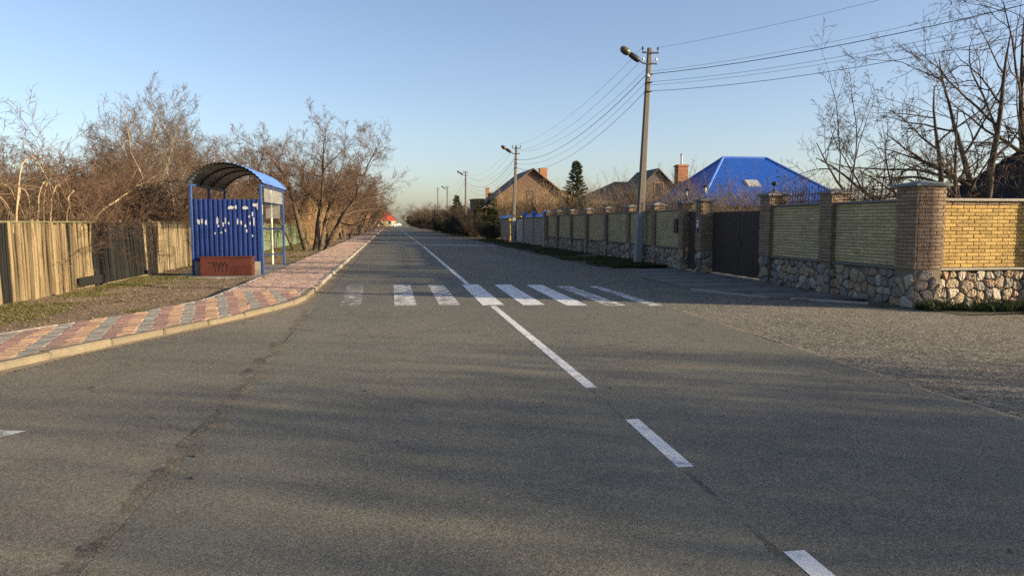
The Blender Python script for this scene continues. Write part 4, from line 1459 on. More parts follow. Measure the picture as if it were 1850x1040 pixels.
for i, (x, y, a, s_) in enumerate([(-9, 68, 1, 1.2), (-8.5, 85, 2, 1.25), (-9, 104, 3, 1.25), (-8, 128, 4, 1.3), (-9, 158, 5, 1.35), (-9, 195, 6, 1.4), (-10, 240, .5, 1.5), (-10, 290, 1.5, 1.5)]):
    put(rnd, (x, y, 0), a, s_, 'bare tree behind the second row beyond the green fence', 'bare trees behind the left fences')
for (x, y, a, s_, l) in [(-9.4, 36.5, 1.2, (.95, .95, 1.08), 'broad bare tree directly behind the shelter'), (-12.2, 43, 3.0, (1.1, 1.1, 1.15), 'bare tree in the gap between shelter roof and roadside tree'),
                         (-8.9, 50, 4.4, (1.0, 1.0, 1.2), 'bare tree rising behind the roadside tree over the green fence'), (-13.5, 37.5, 5.1, (1.0, 1.0, .9), 'bare tree deep in the thicket left of the shelter roof'), (-16.5, 36.5, 0.3, (.9, .9, .66), 'bare tree deep in the thicket above the pale bent branches')]:
    put(tree_l, (x, y, 0), a, s_, l, 'broad bare trees behind the left fences')
shrub = plant('thicket_shrub', D_SHRUB, (M_TWIG, M_TWIG), 'dense brown leafless shrub in the thicket behind the plank fence', 'shrub', (-9.0, 20.5, 0), 0.1, (1.15, 1.15, 1.0), 'thicket behind the plank fence')
arch = plant('arching_shrub', D_ARCH, (M_TWIG_O, M_TWIG_O), 'arching tangled ochre-stemmed shrub in the thicket behind the plank fence', 'shrub', (-10.4, 18.8, 0), 0.4, (1.0, 1.0, 1.0), 'arching shrubs behind the plank fence')
rr_ = np.random.default_rng(12)
for (x, y, s_) in [(-9.0, 23.0, 1.05), (-9.2, 26.5, 1.1), (-9.0, 29.5, 1.1), (-9.0, 33, 1.2), (-9.3, 37, 1.3), (-8.6, 41, 1.25), (-8.6, 45.5, 1.3), (-8.8, 50.5, 1.3), (-8.6, 56, 1.3),
                   (-11.4, 19.5, .9), (-11.8, 22.3, 1.0), (-11.2, 25.2, 1.2), (-11.6, 28.2, 1.5), (-11.8, 31.8, 1.55), (-12.0, 36, 1.6), (-12.0, 41, 1.6), (-14.3, 24.6, 1.2), (-14.8, 28.5, 1.25),
                   (-15.5, 33.0, 1.35), (-17.6, 32, 1.3), (-18.5, 28.2, 1.1), (-14.0, 21.5, 1.05), (-8.4, 62, 1.3), (-8.2, 70, 1.3), (-8.0, 80, 1.4), (-8.0, 92, 1.4), (-8, 106, 1.5), (-8, 122, 1.5), (-8, 142, 1.6)]:
    put(shrub, (x + rr_.normal(0, 0.2), y, 0), rr_.uniform(0, 6.28), (s_ * rr_.uniform(.95, 1.15), s_ * rr_.uniform(.95, 1.15), s_ * rr_.uniform(.85, 1.1)),
        'dense brown leafless shrub in the thicket behind the plank fence' if y < 45 else 'dense brown leafless shrub in the hedge beyond the green fence',
        'thicket behind the plank fence' if y < 45 else 'hedge beyond the green fence')
for (x, y, s_) in [(-10.2, 16.9, .95), (-11.3, 21.4, 1.0), (-11.0, 24.6, .9), (-11.9, 17.8, 1.1), (-13.2, 20.8, 1.2), (-10.3, 31.2, 1.0), (-10.9, 27.3, 1.1)]:
    put(arch, (x, y, 0), rr_.uniform(0, 6.28), s_, 'arching tangled ochre-stemmed shrub in the thicket behind the plank fence', 'arching shrubs behind the plank fence')
whip = plant('whip_bush', D_WHIP, (M_REED, M_REED), 'tall dry ochre whip bush at the sidewalk beyond the roadside tree', 'bush', (-5.6, 54, 0), 0.1, (1.0, 1.6, 0.85), 'dry whip bushes along the left sidewalk')
for (x, y, s_) in [(-5.7, 58, .8), (-5.4, 63, .85), (-5.5, 69, .9), (-5.3, 79, .95), (-5.3, 86, .9), (-5.2, 98, .95), (-5.2, 106, .95), (-5.0, 120, 1.0), (-5, 130, 1), (-5, 148, 1), (-5, 180, 1.1), (-5, 220, 1.1)]:
    put(whip, (x, y, 0), rr_.uniform(0, 6.28), (s_ * 1.3, s_ * 1.5, s_), 'dry ochre whip bush in the row lining the left sidewalk', 'dry whip bushes along the left sidewalk')
# broken, peeled branches bent over behind the plank fence
def bent(name, label, pts, rad, seed, mat=M_PALE, tw=5):
    r = np.random.default_rng(seed)
    P = np.array(pts, float)
    t = np.linspace(0, 1, len(P)); tt = np.linspace(0, 1, 14)
    C = np.stack([np.interp(tt, t, P[:, k]) for k in range(3)], 1)
    for _ in range(2):
        C[1:-1] = 0.5 * C[1:-1] + 0.25 * (C[:-2] + C[2:])
    C[1:-1] += r.normal(0, 0.018, C[1:-1].shape)
    Rr = (rad * (1 - 0.75 * tt))[None]
    Pn, Ln = C[None], np.array([np.linalg.norm(np.diff(C, axis=0), axis=1).sum()])
    p, d, L, rd = offshoots(r, Pn, Rr, Ln, tw, 0.4, 1.0, (20, 60), 0.35, 0.5)
    P2, R2 = limbs(r, p, d, L, rd, 5, 0.15, -0.03, 0.3)
    p, d, L, rd = offshoots(r, P2, R2, L, 4, 0.2, 1.0, (20, 60), 0.5, 0.6)
    P3, R3 = limbs(r, p, d, L, rd, 3, 0.15, 0.0, 0.3)
    o = thing(name, label, 'branch', tuple(P[0]), 'broken pale branches behind the plank fence')
    v, f = merge([tubes(Pn, Rr, 7)])
    link('limb', mesh_np('limb', v, f, mat, True), o)
    v, f = merge([tubes(P2, R2, 4), tubes(P3, R3, 3)])
    tag(link('twigs', mesh_np('twigs', v, f, M_TWIG_O, True), o), kind='stuff')


bent('broken_branch', 'pale broken branch slanting up to the right behind the plank fence', [(-8.3, 22.2, 0.9), (-8.2, 22.4, 1.85), (-7.9, 23.6, 2.35), (-7.7, 25.0, 2.85), (-7.6, 26.0, 3.15)], 0.042, 1)
bent('pale_stem', 'pale grey forked stem standing behind the broken slanting branch', [(-7.9, 26.2, 0), (-7.9, 26.2, 1.7), (-7.9, 26.2, 2.9), (-8.3, 26.1, 3.8), (-8.5, 26.2, 5.2)], 0.05, 2, M_BIRCH, 11)
for i, (x, y, dy, hh, l_) in enumerate([(-8.3, 19.2, 1.0, 2.75, 'first'), (-8.3, 19.9, 0.9, 2.7, 'second'), (-8.2, 20.6, 0.8, 2.55, 'third'), (-8.25, 18.1, 1.3, 3.25, 'tallest'), (-8.5, 18.6, 0.7, 2.5, 'fourth'), (-8.5, 17.4, 1.1, 2.6, 'fifth'), (-8.6, 20.2, 1.1, 2.9, 'sixth'), (-8.4, 16.6, 1.2, 2.45, 'seventh')]):
    bent('bent_branch', f'{l_} pale peeled branch arching over behind the plank fence' if l_ == 'tallest' else {'first': 'low pale peeled branch arching over the left of the dark fence planks', 'second': 'pale peeled branch arching just behind the dark fence planks', 'third': 'shortest pale peeled branch nearest the broken slanting branch',
          'fourth': 'thin short pale branch arching between the taller bent ones', 'fifth': 'thin pale branch arching left of the tallest bent branch', 'sixth': 'wide pale branch arching behind the other bent ones', 'seventh': 'leftmost low pale branch arching behind the plank fence'}[l_],
         [(x, y, 0.7), (x, y + .05, hh * 0.7), (x + .02, y + dy * .35, hh * 0.95), (x, y + dy * .8, hh), (x, y + dy * 1.3, hh * .84), (x, y + dy * 1.6, hh * .66)], 0.024, 10 + i, M_PALE, 12)

# ------------------------------------------------------------------ right: brick wall on a stone plinth
PLZ, COPZ = 0.73, 2.06          # plinth top, panel top
CH = 0.071                      # brick course


def brick_template(seed, L=0.25, H=0.060, D=0.045, rough=0.004):
    r = np.random.default_rng(seed)
    nx, nz = 4, 3
    V, F = [], []
    b = 0.005
    for j in range(nz):
        for i in range(nx):
            x = -L / 2 + b + (L - 2 * b) * i / (nx - 1); z = b + (H - 2 * b) * j / (nz - 1)
            V.append((x, -r.uniform(0, rough) - (0.003 if 0 < j < nz - 1 else 0), z))
    for j in range(nz - 1):
        for i in range(nx - 1):
            a = j * nx + i
            F.append((a, a + 1, a + nx + 1, a + nx))
    n = len(V)
    V += [(-L / 2, 0.006, 0), (L / 2, 0.006, 0), (L / 2, 0.006, H), (-L / 2, 0.006, H), (-L / 2, D, 0), (L / 2, D, 0), (L / 2, D, H), (-L / 2, D, H)]
    # chamfer ring front grid -> outer
    F += [(n, n + 1, 3, 2, 1, 0), (n + 1, n + 2, 11, 7, 3), (n + 2, n + 3, 8, 9, 10, 11), (n + 3, n, 0, 4, 8)]
    F += [(n, n + 4, n + 5, n + 1), (n + 1, n + 5, n + 6, n + 2), (n + 2, n + 6, n + 7, n + 3), (n + 3, n + 7, n + 4, n)]
    return V, F


def poly_mesh(name, V, F, mat):
    by = {}
    for f in F:
        by.setdefault(len(f), []).append(f)
    return mesh_np(name, V, [np.array(x) for x in by.values()], mat)


BT = [brick_template(k) for k in range(4)]
B_ME = {m.name: [poly_mesh('brick', v, f, m) for v, f in BT] for m in (M_YBRICK, M_YBRICK2, M_BBRICK)}


class Masonry:
    """collects bricks and stones of one wall; the ones that show largest become single objects"""
    def __init__(self, root, n_brick=300, n_stone=300, ymat=M_YBRICK2):
        self.root, self.nb, self.ns, self.ym = root, n_brick, n_stone, ymat
        self.b, self.st = [], []

    def courses(self, F0, u0, u1, z0, z1, mat, L=0.26, front=0.0):
        n = int((z1 - z0) / CH + 0.3)
        h = (z1 - z0) / n
        for c in range(n):
            u = u0 + (0 if c % 2 == 0 else -L / 2)
            while u < u1 - 0.02:
                a, b = max(u, u0), min(u + L, u1)
                if b - a > 0.03:
                    k = (b - a - 0.007) / 0.25
                    M = F0 @ T((a + b) / 2, front + rng.normal(0, 0.0025), z0 + c * h + 0.004) @ Matrix.Diagonal((k, 1, (h - 0.008) / 0.060, 1))
                    self.b.append((np.array(M), mat, int(rng.integers(4))))
                u += L

    def stones(self, F0, u0, u1, z0, z1, size=0.21, front=0.0):
        W, H = u1 - u0, z1 - z0
        nx, nz = max(1, int(W / (size * 1.12))), max(2, int(H / (size * 0.85)))
        pts = []
        for i in range(-1, nx + 1):
            for j in range(-1, nz + 1):
                pts.append(((i + 0.5 + rng.uniform(-.42, .42) + 0.25 * (j % 2)) * W / nx, (j + 0.5 + rng.uniform(-.36, .36)) * H / nz))
        pts = [p for p in pts if rng.random() > 0.14]
        pts = np.array(pts)
        for i, p in enumerate(pts):
            if not (0 <= p[0] <= W and 0 <= p[1] <= H):
                continue
            poly = [(0, 0), (W, 0), (W, H), (0, H)]
            d2 = ((pts - p) ** 2).sum(1)
            for j in np.argsort(d2)[1:18]:
                m = (p + pts[j]) / 2; nrm = pts[j] - p
                out = []
                for a in range(len(poly)):
                    P, Q = poly[a], poly[(a + 1) % len(poly)]
                    fp = (P[0] - m[0]) * nrm[0] + (P[1] - m[1]) * nrm[1]; fq = (Q[0] - m[0]) * nrm[0] + (Q[1] - m[1]) * nrm[1]
                    if fp <= 0:
                        out.append(P)
                    if (fp < 0) != (fq < 0) and abs(fp - fq) > 1e-9:
                        t = fp / (fp - fq)
                        out.append((P[0] + (Q[0] - P[0]) * t, P[1] + (Q[1] - P[1]) * t))
                poly = out
                if len(poly) < 3:
                    break
            if len(poly) < 3:
                continue
            poly = np.array(poly)
            keep = [k for k in range(len(poly)) if np.linalg.norm(poly[k] - poly[k - 1]) > 0.025]
            poly = poly[keep]
            if len(poly) < 3:
                continue
            c = poly.mean(0)
            rmin = np.linalg.norm(poly - c, axis=1).min()
            if rmin < 0.03:
                continue
            g = 0.009
            ring0 = c + (poly - c) * (1 - g / rmin)
            # cut the corners so that no stone is a clean polygon
            q = []
            for k in range(len(ring0)):
                A, Bp, Cn = ring0[k - 1], ring0[k], ring0[(k + 1) % len(ring0)]
                q += [Bp + (A - Bp) * rng.uniform(.08, .22), Bp + (Cn - Bp) * rng.uniform(.08, .22)]
            ring0 = np.array(q)
            n = len(ring0)
            d1 = rng.uniform(0.018, 0.04)
            r1 = c + (ring0 - c) * 0.93 + rng.normal(0, 0.004, ring0.shape); r2 = c + (ring0 - c) * 0.62 + rng.normal(0, 0.008, ring0.shape)
            tilt = rng.normal(0, 0.12, 2)
            dep = lambda pp, d: -(d + (pp - c) @ tilt + rng.normal(0, 0.004, len(pp)))
            V = np.concatenate([np.column_stack([ring0[:, 0], np.full(n, 0.03), ring0[:, 1]]), np.column_stack([r1[:, 0], np.minimum(dep(r1, d1 * 0.45), 0.004), r1[:, 1]]),
                                np.column_stack([r2[:, 0], dep(r2, d1), r2[:, 1]]), [[c[0], -d1 * 1.15, c[1]]]])
            F = []
            for k in range(n):
                l = (k + 1) % n
                F += [(k, l, n + l, n + k), (n + k, n + l, 2 * n + l, 2 * n + k), (2 * n + k, 2 * n + l, 3 * n)]
            V = V - np.array([c[0], 0, c[1]])
            self.st.append((np.array(F0 @ T(u0 + c[0], front, z0 + c[1])), V, F))

    def finish(self):
        pos = np.array([M[:3, 3] for M, _, _ in self.b])
        near = nearest_in_view(pos, self.nb)
        groups = {}
        for i, (M, mat, k) in enumerate(self.b):
            if i in near:
                link('brick', B_ME[mat.name][k], self.root, Matrix(M))
            else:
                groups.setdefault((mat.name, k), []).append(M)
        by = {}
        for (mn, k), Ms in groups.items():
            by.setdefault(mn, []).append((k, Ms))
        mats = sorted(by)
        Vs, Fs, off = [], {}, 0
        mi = {}
        for mn in mats:
            for k, Ms in by[mn]:
                V, F = rep(BT[k][0], BT[k][1], Ms)
                for f in F:
                    Fs.setdefault(f.shape[1], []).append(f + off)
                    mi.setdefault(f.shape[1], []).append(np.full(len(f), mats.index(mn)))
                Vs.append(V); off += len(V)
        if Vs:
            ks = list(Fs)
            me = mesh_np('bricks', np.concatenate(Vs), [np.concatenate(Fs[k]) for k in ks], [bpy.data.materials[m] for m in mats], midx=np.concatenate([np.concatenate(mi[k]) for k in ks]))
            tag(link('bricks', me, self.root), kind='stuff')
        if self.st:
            near = nearest_in_view(np.array([s[0][:3, 3] for s in self.st]), self.ns)
            Vs, Fs, off = [], {}, 0
            for i, (M, V, F) in enumerate(self.st):
                if i in near:
                    link('stone', poly_mesh('stone', V, F, M_STONE), self.root, Matrix(M))
                else:
                    Vs.append(V @ M[:3, :3].T + M[:3, 3])
                    for f in F:
                        Fs.setdefault(len(f), []).append([x + off for x in f])
                    off += len(V)
            if Vs:
                tag(link('stones', mesh_np('stones', np.concatenate(Vs), [np.array(f) for f in Fs.values()], M_STONE), self.root), kind='stuff')


def frame(x, y, ang):
    return T(x, y, 0) @ RZ(ang)


A_MAIN = -math.pi / 2            # wall faces the road: along = -Y, into the wall = +X


def pillar(ms, root, x0, y0, y1, d, top, mat=M_BBRICK, cap=M_COPING, faces='xy', z0=None, capk=0.07):
    """square brick pillar: road face at x0, from y0 (near) to y1 (far), depth d"""
    z0 = PLZ + 0.03 if z0 is None else z0
    core = MB().box(x0 + 0.030, x0 + d - 0.03, y0 + 0.030, y1 - 0.030, -0.05, top - 0.006)
    core.build('pillar_core', M_MORTAR, root)
    ms.courses(frame(x0, y1, A_MAIN), 0, y1 - y0, z0, top, mat)
    ms.courses(frame(x0 + 0.048, y0, 0), 0, d - 0.05, z0, top, mat)
    ms.courses(frame(x0 + d, y0, math.pi / 2), 0.05, y1 - y0, z0 + 0.6, top, mat)
    if z0 > 0.3:
        ms.stones(frame(x0, y1, A_MAIN), 0, y1 - y0, 0.0, z0 - 0.01, 0.19)
        ms.stones(frame(x0 + 0.03, y0, 0), 0, d - 0.04, 0.0, z0 - 0.01, 0.19)
    e = capk
    xa, xb, ya, yb = x0 - e, x0 + d + e, y0 - e, y1 + e
    xm, ym = (xa + xb) / 2, (ya + yb) / 2
    c = MB().box(xa, xb, ya, yb, top, top + 0.045)
    c.add([(xa + .01, ya + .01, top + .0455), (xb - .01, ya + .01, top + .0455), (xb - .01, yb - .01, top + .0455), (xa + .01, yb - .01, top + .0455), (xm, ym, top + 0.13)],
          [(0, 1, 4), (1, 2, 4), (2, 3, 4), (3, 0, 4)])
    c.build('pillar_cap', cap, root)


def panel_x(ms, root, x, y0, y1, mat, coping=True, sets=0.05):
    """wall panel between pillars facing the road"""
    MB().box(x + 0.05, x + 0.21, y0, y1, -0.05, COPZ - 0.004).build('panel_core', M_MORTAR, root)
    ms.courses(frame(x + 0.02, y1, A_MAIN), 0, y1 - y0, PLZ + 0.045, COPZ, mat)
    ms.stones(frame(x + 0.015, y1, A_MAIN), 0, y1 - y0, 0.0, PLZ - 0.01, 0.21)
    MB().bbox(x - 0.045, x + 0.22, y0 + .002, y1 - .002, PLZ - 0.005, PLZ + 0.04, 0.008).build('ledge', M_COPING, root)
    if coping:
        MB().bbox(x - 0.035, x + 0.25, y0 + .002, y1 - .002, COPZ + 0.002, COPZ + 0.05, 0.01).build('coping', M_COPING, root)


def railing(root, A, Bp, z, h=0.36, step=0.125):
    """wrought-iron spear railing on the coping from A to B"""
    A, Bp = Vector(A), Vector(Bp)
    L = (Bp - A).length; d = (Bp - A) / L
    m = MB()
    for zz in (0.05, 0.23):
        a, b = A + Vector((0, 0, z + zz)), Bp + Vector((0, 0, z + zz))
        m.tube([a, b], 0.010, 4)
    n = int(L / step)
    for i in range(1, n):
        p = A + d * (L * i / n)
        hh = h * (1.0 if i % 2 else 0.8)
        m.tube([p + Vector((0, 0, z)), p + Vector((0, 0, z + hh))], 0.008, 4)
        q = p + Vector((0, 0, z + hh))
        m.add([tuple(q + d * 0.026), tuple(q - d * 0.026), tuple(q + Vector((d.y * .012, -d.x * .012, 0))), tuple(q - Vector((d.y * .012, -d.x * .012, 0))), tuple(q + Vector((0, 0, 0.085))), tuple(q - Vector((0, 0, 0.03)))],
              [(0, 2, 4), (2, 1, 4), (1, 3, 4), (3, 0, 4), (2, 0, 5), (1, 2, 5), (3, 1, 5), (0, 3, 5)])
        if i % 2 == 0 and i < n - 1:
            c = p + d * (L / n / 2) + Vector((0, 0, z + 0.14))
            m.tube([c + d * (0.05 * math.cos(t)) + Vector((0, 0, 0.07 * math.sin(t))) for t in np.linspace(0, 5.2, 9)], 0.006, 4)
    m.build('railing', M_DARKMETAL, root)


XW = 10.0
# near wall: gate pillar .. corner pillar .. return wall
w1 = thing('corner_brick_wall', 'yellow brick wall on a stone plinth with brown pillars, turning the corner at right', 'wall', (10.2, 15.5, 0))
m1 = Masonry(w1)
pillar(m1, w1, XW - 0.10, 18.28, 18.80, 0.52, 2.36, cap=M_COPING)
panel_x(m1, w1, XW, 15.98, 18.28, M_YBRICK2)
pillar(m1, w1, XW - 0.10, 15.48, 15.98, 0.50, 2.30)
panel_x(m1, w1, XW, 13.26, 15.48, M_YBRICK2)
pillar(m1, w1, XW - 0.14, 12.66, 13.26, 0.62, 2.34, cap=M_CAPG)
railing(w1, (XW + 0.10, 16.0, 0), (XW + 0.10, 18.26, 0), COPZ + 0.05)
railing(w1, (XW + 0.10, 13.28, 0), (XW + 0.10, 15.46, 0), COPZ + 0.05)
# return wall facing the camera
RU0, RU1 = XW + 0.485, 12.72
fr = frame(0, 12.84, 0)
for (a, b) in ((RU0, RU1), (13.24, 21.0)):
    MB().box(a, b, 12.872, 13.05, -0.05, COPZ - 0.004).build('panel_core', M_MORTAR, w1)
    m1.courses(fr, a, b, PLZ + 0.045, COPZ - 0.07, M_YBRICK)
    m1.courses(fr, a, b, COPZ - 0.07, COPZ, M_BBRICK, front=-0.012)
    m1.stones(frame(0, 12.83, 0), a, b, 0.0, PLZ - 0.01, 0.17)
    MB().bbox(a + .002, b - .002, 12.755, 13.05, PLZ - 0.005, PLZ + 0.04, 0.008).build('ledge', M_CONC, w1)
    MB().bbox(a + .002, b - .002, 12.75, 13.09, COPZ + 0.002, COPZ + 0.055, 0.01).build('coping', M_CONC, w1)
pillar(m1, w1, 12.72, 12.60, 13.12, 0.52, 2.34)
m1.finish()

# far wall: left of the wicket to y = 48
w2 = thing('long_brick_wall', 'long ochre brick wall with stone plinth and capped pillars running along the road', 'wall', (10.2, 36, 0))
m2 = Masonry(w2)
ys = [24.15, 27.2, 30.6, 34.1, 37.6, 41.0, 44.5, 47.7]
for i, y in enumerate(ys):
    x = XW + 0.22 * min(1, i / 2) - 0.10
    if i == 0:
        x = XW - 0.10
    pillar(m2, w2, x, y, y + 0.42, 0.42, 2.30, cap=M_CONC if i else M_COPING)
    if i < len(ys) - 1:
        xn = XW + 0.22 * min(1, (i + 0.5) / 2)
        panel_x(m2, w2, xn, y + 0.42, ys[i + 1], M_YBRICK2)
        railing(w2, (xn + 0.10, y + 0.44, 0), (xn + 0.10, ys[i + 1] - 0.02, 0), COPZ + 0.05, 0.34, 0.14)
m2.finish()

# pillar between wicket and big gate
w3 = thing('gate_pillar', 'brown brick pillar with lantern between the wicket door and the wide gate', 'pillar', (10.1, 22.85, 0))
m3 = Masonry(w3, 200, 60)
pillar(m3, w3, XW - 0.10, 22.65, 23.06, 0.44, 2.34)
m3.finish()

# wide double gate and wicket of dark ribbed sheet
gt = thing('driveway_gate', 'wide dark brown ribbed sheet-metal driveway gate between brick pillars', 'gate', (10.3, 20.7, 0))
for (a, b) in ((18.82, 20.72), (20.735, 22.63)):
    V, F = corr(16, b - a - 0.02, 1.86, 0.018, 0.003)
    MB().add(V, F, np.array(T(10.30, b - 0.01, 0.10) @ RZ(A_MAIN))).build('leaf_sheet', M_GATE, gt)
    fm = MB()
    fm.box(10.302, 10.34, a, b, 0.07, 0.13).box(10.302, 10.34, a, b, 1.93, 1.985).box(10.302, 10.34, a, a + .05, 0.131, 1.929).box(10.302, 10.34, b - .05, b, 0.131, 1.929)
    fm.build('leaf_frame', M_GATE, gt)
MB().bbox(10.255, 10.275, 20.60, 20.66, 0.98, 1.12, 0.004).build('lock_plate', M_DARKMETAL, gt)
MB().bbox(10.24, 10.42, 18.82, 22.63, -0.02, 0.045, 0.01).build('threshold', M_CONC, gt)
wk = thing('wicket_gate', 'narrow dark brown metal wicket door beside the wide gate', 'gate', (10.1, 23.6, 0))
V, F = corr(8, 1.0, 1.88, 0.018, 0.003)
MB().add(V, F, np.array(T(10.10, 24.11, 0.10) @ RZ(A_MAIN))).build('leaf_sheet', M_GATE, wk)
MB().box(10.102, 10.14, 23.09, 24.13, 0.07, 0.11).box(10.102, 10.14, 23.09, 24.13, 1.98, 2.02).box(10.102, 10.14, 23.09, 23.13, 0.111, 1.979).box(10.102, 10.14, 24.09, 24.13, 0.111, 1.979).build('leaf_frame', M_GATE, wk)
MB().tube([(10.075, 23.18, 1.05), (10.03, 23.18, 1.05), (10.03, 23.30, 1.05)], 0.010, 6).build('handle', M_GREYM, wk)
MB().bbox(10.05, 10.25, 23.09, 24.13, -0.02, 0.05, 0.01).build('threshold', M_CONC, wk)


def lantern(x, y, z, label, broken=False):
    o = thing('pillar_lantern', label, 'lantern', (x, y, z), 'lanterns on the gate pillars')
    Z = T(x, y, z)
    MB().lathe([(0.075, 0), (0.07, 0.02), (0.03, 0.04), (0.02, 0.09), (0.028, 0.11), (0.018, 0.13), (0.02, 0.17)], 10, np.array(Z)).build('stem', M_DARKMETAL, o, True)
    if broken:
        MB().lathe([(0.05, 0.17), (0.08, 0.18), (0.085, 0.22), (0.05, 0.26), (0.02, 0.28)], 8, np.array(Z)).build('socket_cup', M_DARKMETAL, o)
        return
    MB().lathe([(0.055, 0.172), (0.092, 0.33)], 6, np.array(Z)).build('glass', M_LAMPGLASS, o)
    fr_ = MB()
    for i in range(6):
        a = 2 * math.pi * i / 6
        fr_.tube([(x + .057 * math.cos(a), y + .057 * math.sin(a), z + .17), (x + .096 * math.cos(a), y + .096 * math.sin(a), z + .332)], 0.007, 4)
    fr_.build('frame', M_DARKMETAL, o)
    MB().lathe([(0.115, 0.331), (0.11, 0.345), (0.05, 0.40), (0.015, 0.415), (0.012, 0.45), (0.004, 0.47)], 6, np.array(Z)).build('roof', M_DARKMETAL, o)


lantern(10.11, 24.36, 2.41, 'black lantern with white glass on the pillar left of the wicket door')
lantern(10.12, 22.85, 2.45, 'black lantern with white glass on the pillar between wicket and wide gate')
lantern(10.16, 18.54, 2.47, 'broken black lantern stump on the pillar right of the wide gate', True)
mbx = thing('mailbox', 'black rounded mailbox hung on the wall left of the wicket door', 'mailbox', (9.93, 24.75, 1.3))
pr = [(-0.16, 0), (0.16, 0), (0.16, 0.42)] + [(0.16 * math.cos(t), 0.42 + 0.09 * math.sin(t)) for t in np.linspace(0.2, 2.94, 7)] + [(-0.16, 0.42)]
MB().add([(9.86, 24.74 + a, 1.28 + b) for a, b in pr] + [(9.985, 24.74 + a, 1.28 + b) for a, b in pr],
         [tuple(range(len(pr))), tuple(range(len(pr), 2 * len(pr)))[::-1]] + [(i, len(pr) + i, len(pr) + (i + 1) % len(pr), (i + 1) % len(pr)) for i in range(len(pr))]).build('box', M_BLACKP, mbx)
MB().bbox(9.845, 9.859, 24.62, 24.86, 1.62, 1.66, 0.003).build('slot_flap', M_DARKMETAL, mbx)
ic = thing('intercom', 'small white door intercom on the pillar between the gates', 'intercom', (9.88, 22.86, 1.45))
MB().bbox(9.865, 9.897, 22.80, 22.92, 1.48, 1.72, 0.006).build('housing', M_WHITEPL, ic)
MB().bbox(9.858, 9.8645, 22.83, 22.89, 1.62, 1.68, 0.002).build('camera_window', M_BLACKP, ic)
MB().bbox(9.865, 9.897, 22.83, 22.88, 1.34, 1.47, 0.006).build('cable_box', M_BLACKP, ic)

# ------------------------------------------------------------------ neighbour's panel fence with blue caps
pf_ = thing('panel_fence', 'mauve-grey panel fence with blue metal caps past the long brick wall', 'fence', (10.1, 52, 0))
for (a, b) in ((48.35, 52.0), (52.3, 55.9)):
    MB().bbox(10.12, 10.24, a, b, -0.02, 2.02, 0.01).build('panel', M_MAUVE, pf_)
    for k in range(7):
        MB().bbox(10.095, 10.118, a + .02, b - .02, 0.14 + k * 0.265, 0.36 + k * 0.265, 0.01).build('board', M_MAUVE, pf_)
    MB().add([(9.98, a - .1, 2.03), (10.38, a - .1, 2.03), (10.18, a - .1, 2.22), (9.98, b + .1, 2.03), (10.38, b + .1, 2.03), (10.18, b + .1, 2.22)], [(0, 1, 2), (3, 5, 4), (0, 2, 5, 3), (1, 4, 5, 2), (0, 3, 4, 1)]).build('blue_cap', M_BLUETILE, pf_)
for y in (48.2, 52.15, 56.05):
    MB().bbox(10.02, 10.34, y - .15, y + .15, -0.02, 2.20, 0.012).build('post', M_GREYWALL, pf_)
    MB().add([(9.9, y - .3, 2.232), (10.46, y - .3, 2.232), (10.46, y + .3, 2.232), (9.9, y + .3, 2.232), (10.18, y, 2.50)], [(0, 1, 4), (1, 2, 4), (2, 3, 4), (3, 0, 4), (3, 2, 1, 0)]).build('blue_post_cap', M_BLUETILE, pf_)
g2 = thing('neighbour_gate', 'grey ribbed gate half hidden behind the second street-light pole', 'gate', (10.3, 58.3, 0))
V, F = corr(14, 3.9, 1.8, 0.02, 0.003)
MB().add(V, F, np.array(T(10.30, 60.3, 0.1) @ RZ(A_MAIN))).build('leaf_sheet', M_GREYM, g2)
MB().box(10.302, 10.35, 56.3, 60.35, 0.06, 0.099).box(10.302, 10.35, 56.3, 60.35, 1.902, 1.95).build('leaf_frame', M_DARKMETAL, g2)
g3 = thing('fence_section', 'pale panel section with blue cap left of the yellow gas pipe', 'fence', (10.1, 64.5, 0))
MB().bbox(10.1, 10.24, 61.6, 67.6, -0.02, 2.0, 0.01).build('panel', M_MAUVE, g3)
for y in np.arange(61.7, 67.5, 0.5):
    MB().bbox(10.07, 10.098, y, y + 0.44, 0.1, 1.95, 0.008).build('board', M_MAUVE, g3)
MB().add([(9.9, 61.4, 2.01), (10.42, 61.4, 2.01), (10.16, 61.4, 2.3), (9.9, 67.8, 2.01), (10.42, 67.8, 2.01), (10.16, 67.8, 2.3)], [(0, 1, 2), (3, 5, 4), (0, 2, 5, 3), (1, 4, 5, 2), (0, 3, 4, 1)]).build('blue_cap', M_BLUETILE, g3)
gp = thing('gas_pipe', 'bright yellow gas riser pipe standing left of the second pole', 'pipe', (9.85, 61.0, 0))
MB().tube([(9.85, 61.0, -0.05), (9.85, 61.0, 1.95), (9.9, 61.0, 2.05), (10.2, 60.6, 2.08), (10.25, 58, 2.12)], 0.055, 8).build('pipe', M_YELLOWP, gp, True)
MB().bbox(9.74, 9.96, 60.88, 61.12, 1.72, 1.95, 0.02).build('valve_box', M_YELLOWP, gp)
MB().lathe([(0.13, 0), (0.12, 0.1), (0.06, 0.5)], 10, np.array(T(9.85, 61.0, 0))).build('sleeve', M_YELLOWP, gp)
M_ORANGE = simple('orange_plastic', (0.62, 0.13, 0.03), 0.5, 0.15, 6)
cone = thing('traffic_marker', 'small orange and white marker post at the foot of the yellow pipe', 'marker', (9.7, 62.3, 0))
MB().lathe([(0.16, 0), (0.15, 0.04), (0.12, 0.05), (0.11, 0.24)], 10, np.array(T(9.7, 62.3, 0.03))).build('base', M_ORANGE, cone)
MB().lathe([(0.11, 0.242), (0.10, 0.38)], 10, np.array(T(9.7, 62.3, 0.03))).build('white_band', M_WHITEPL, cone)
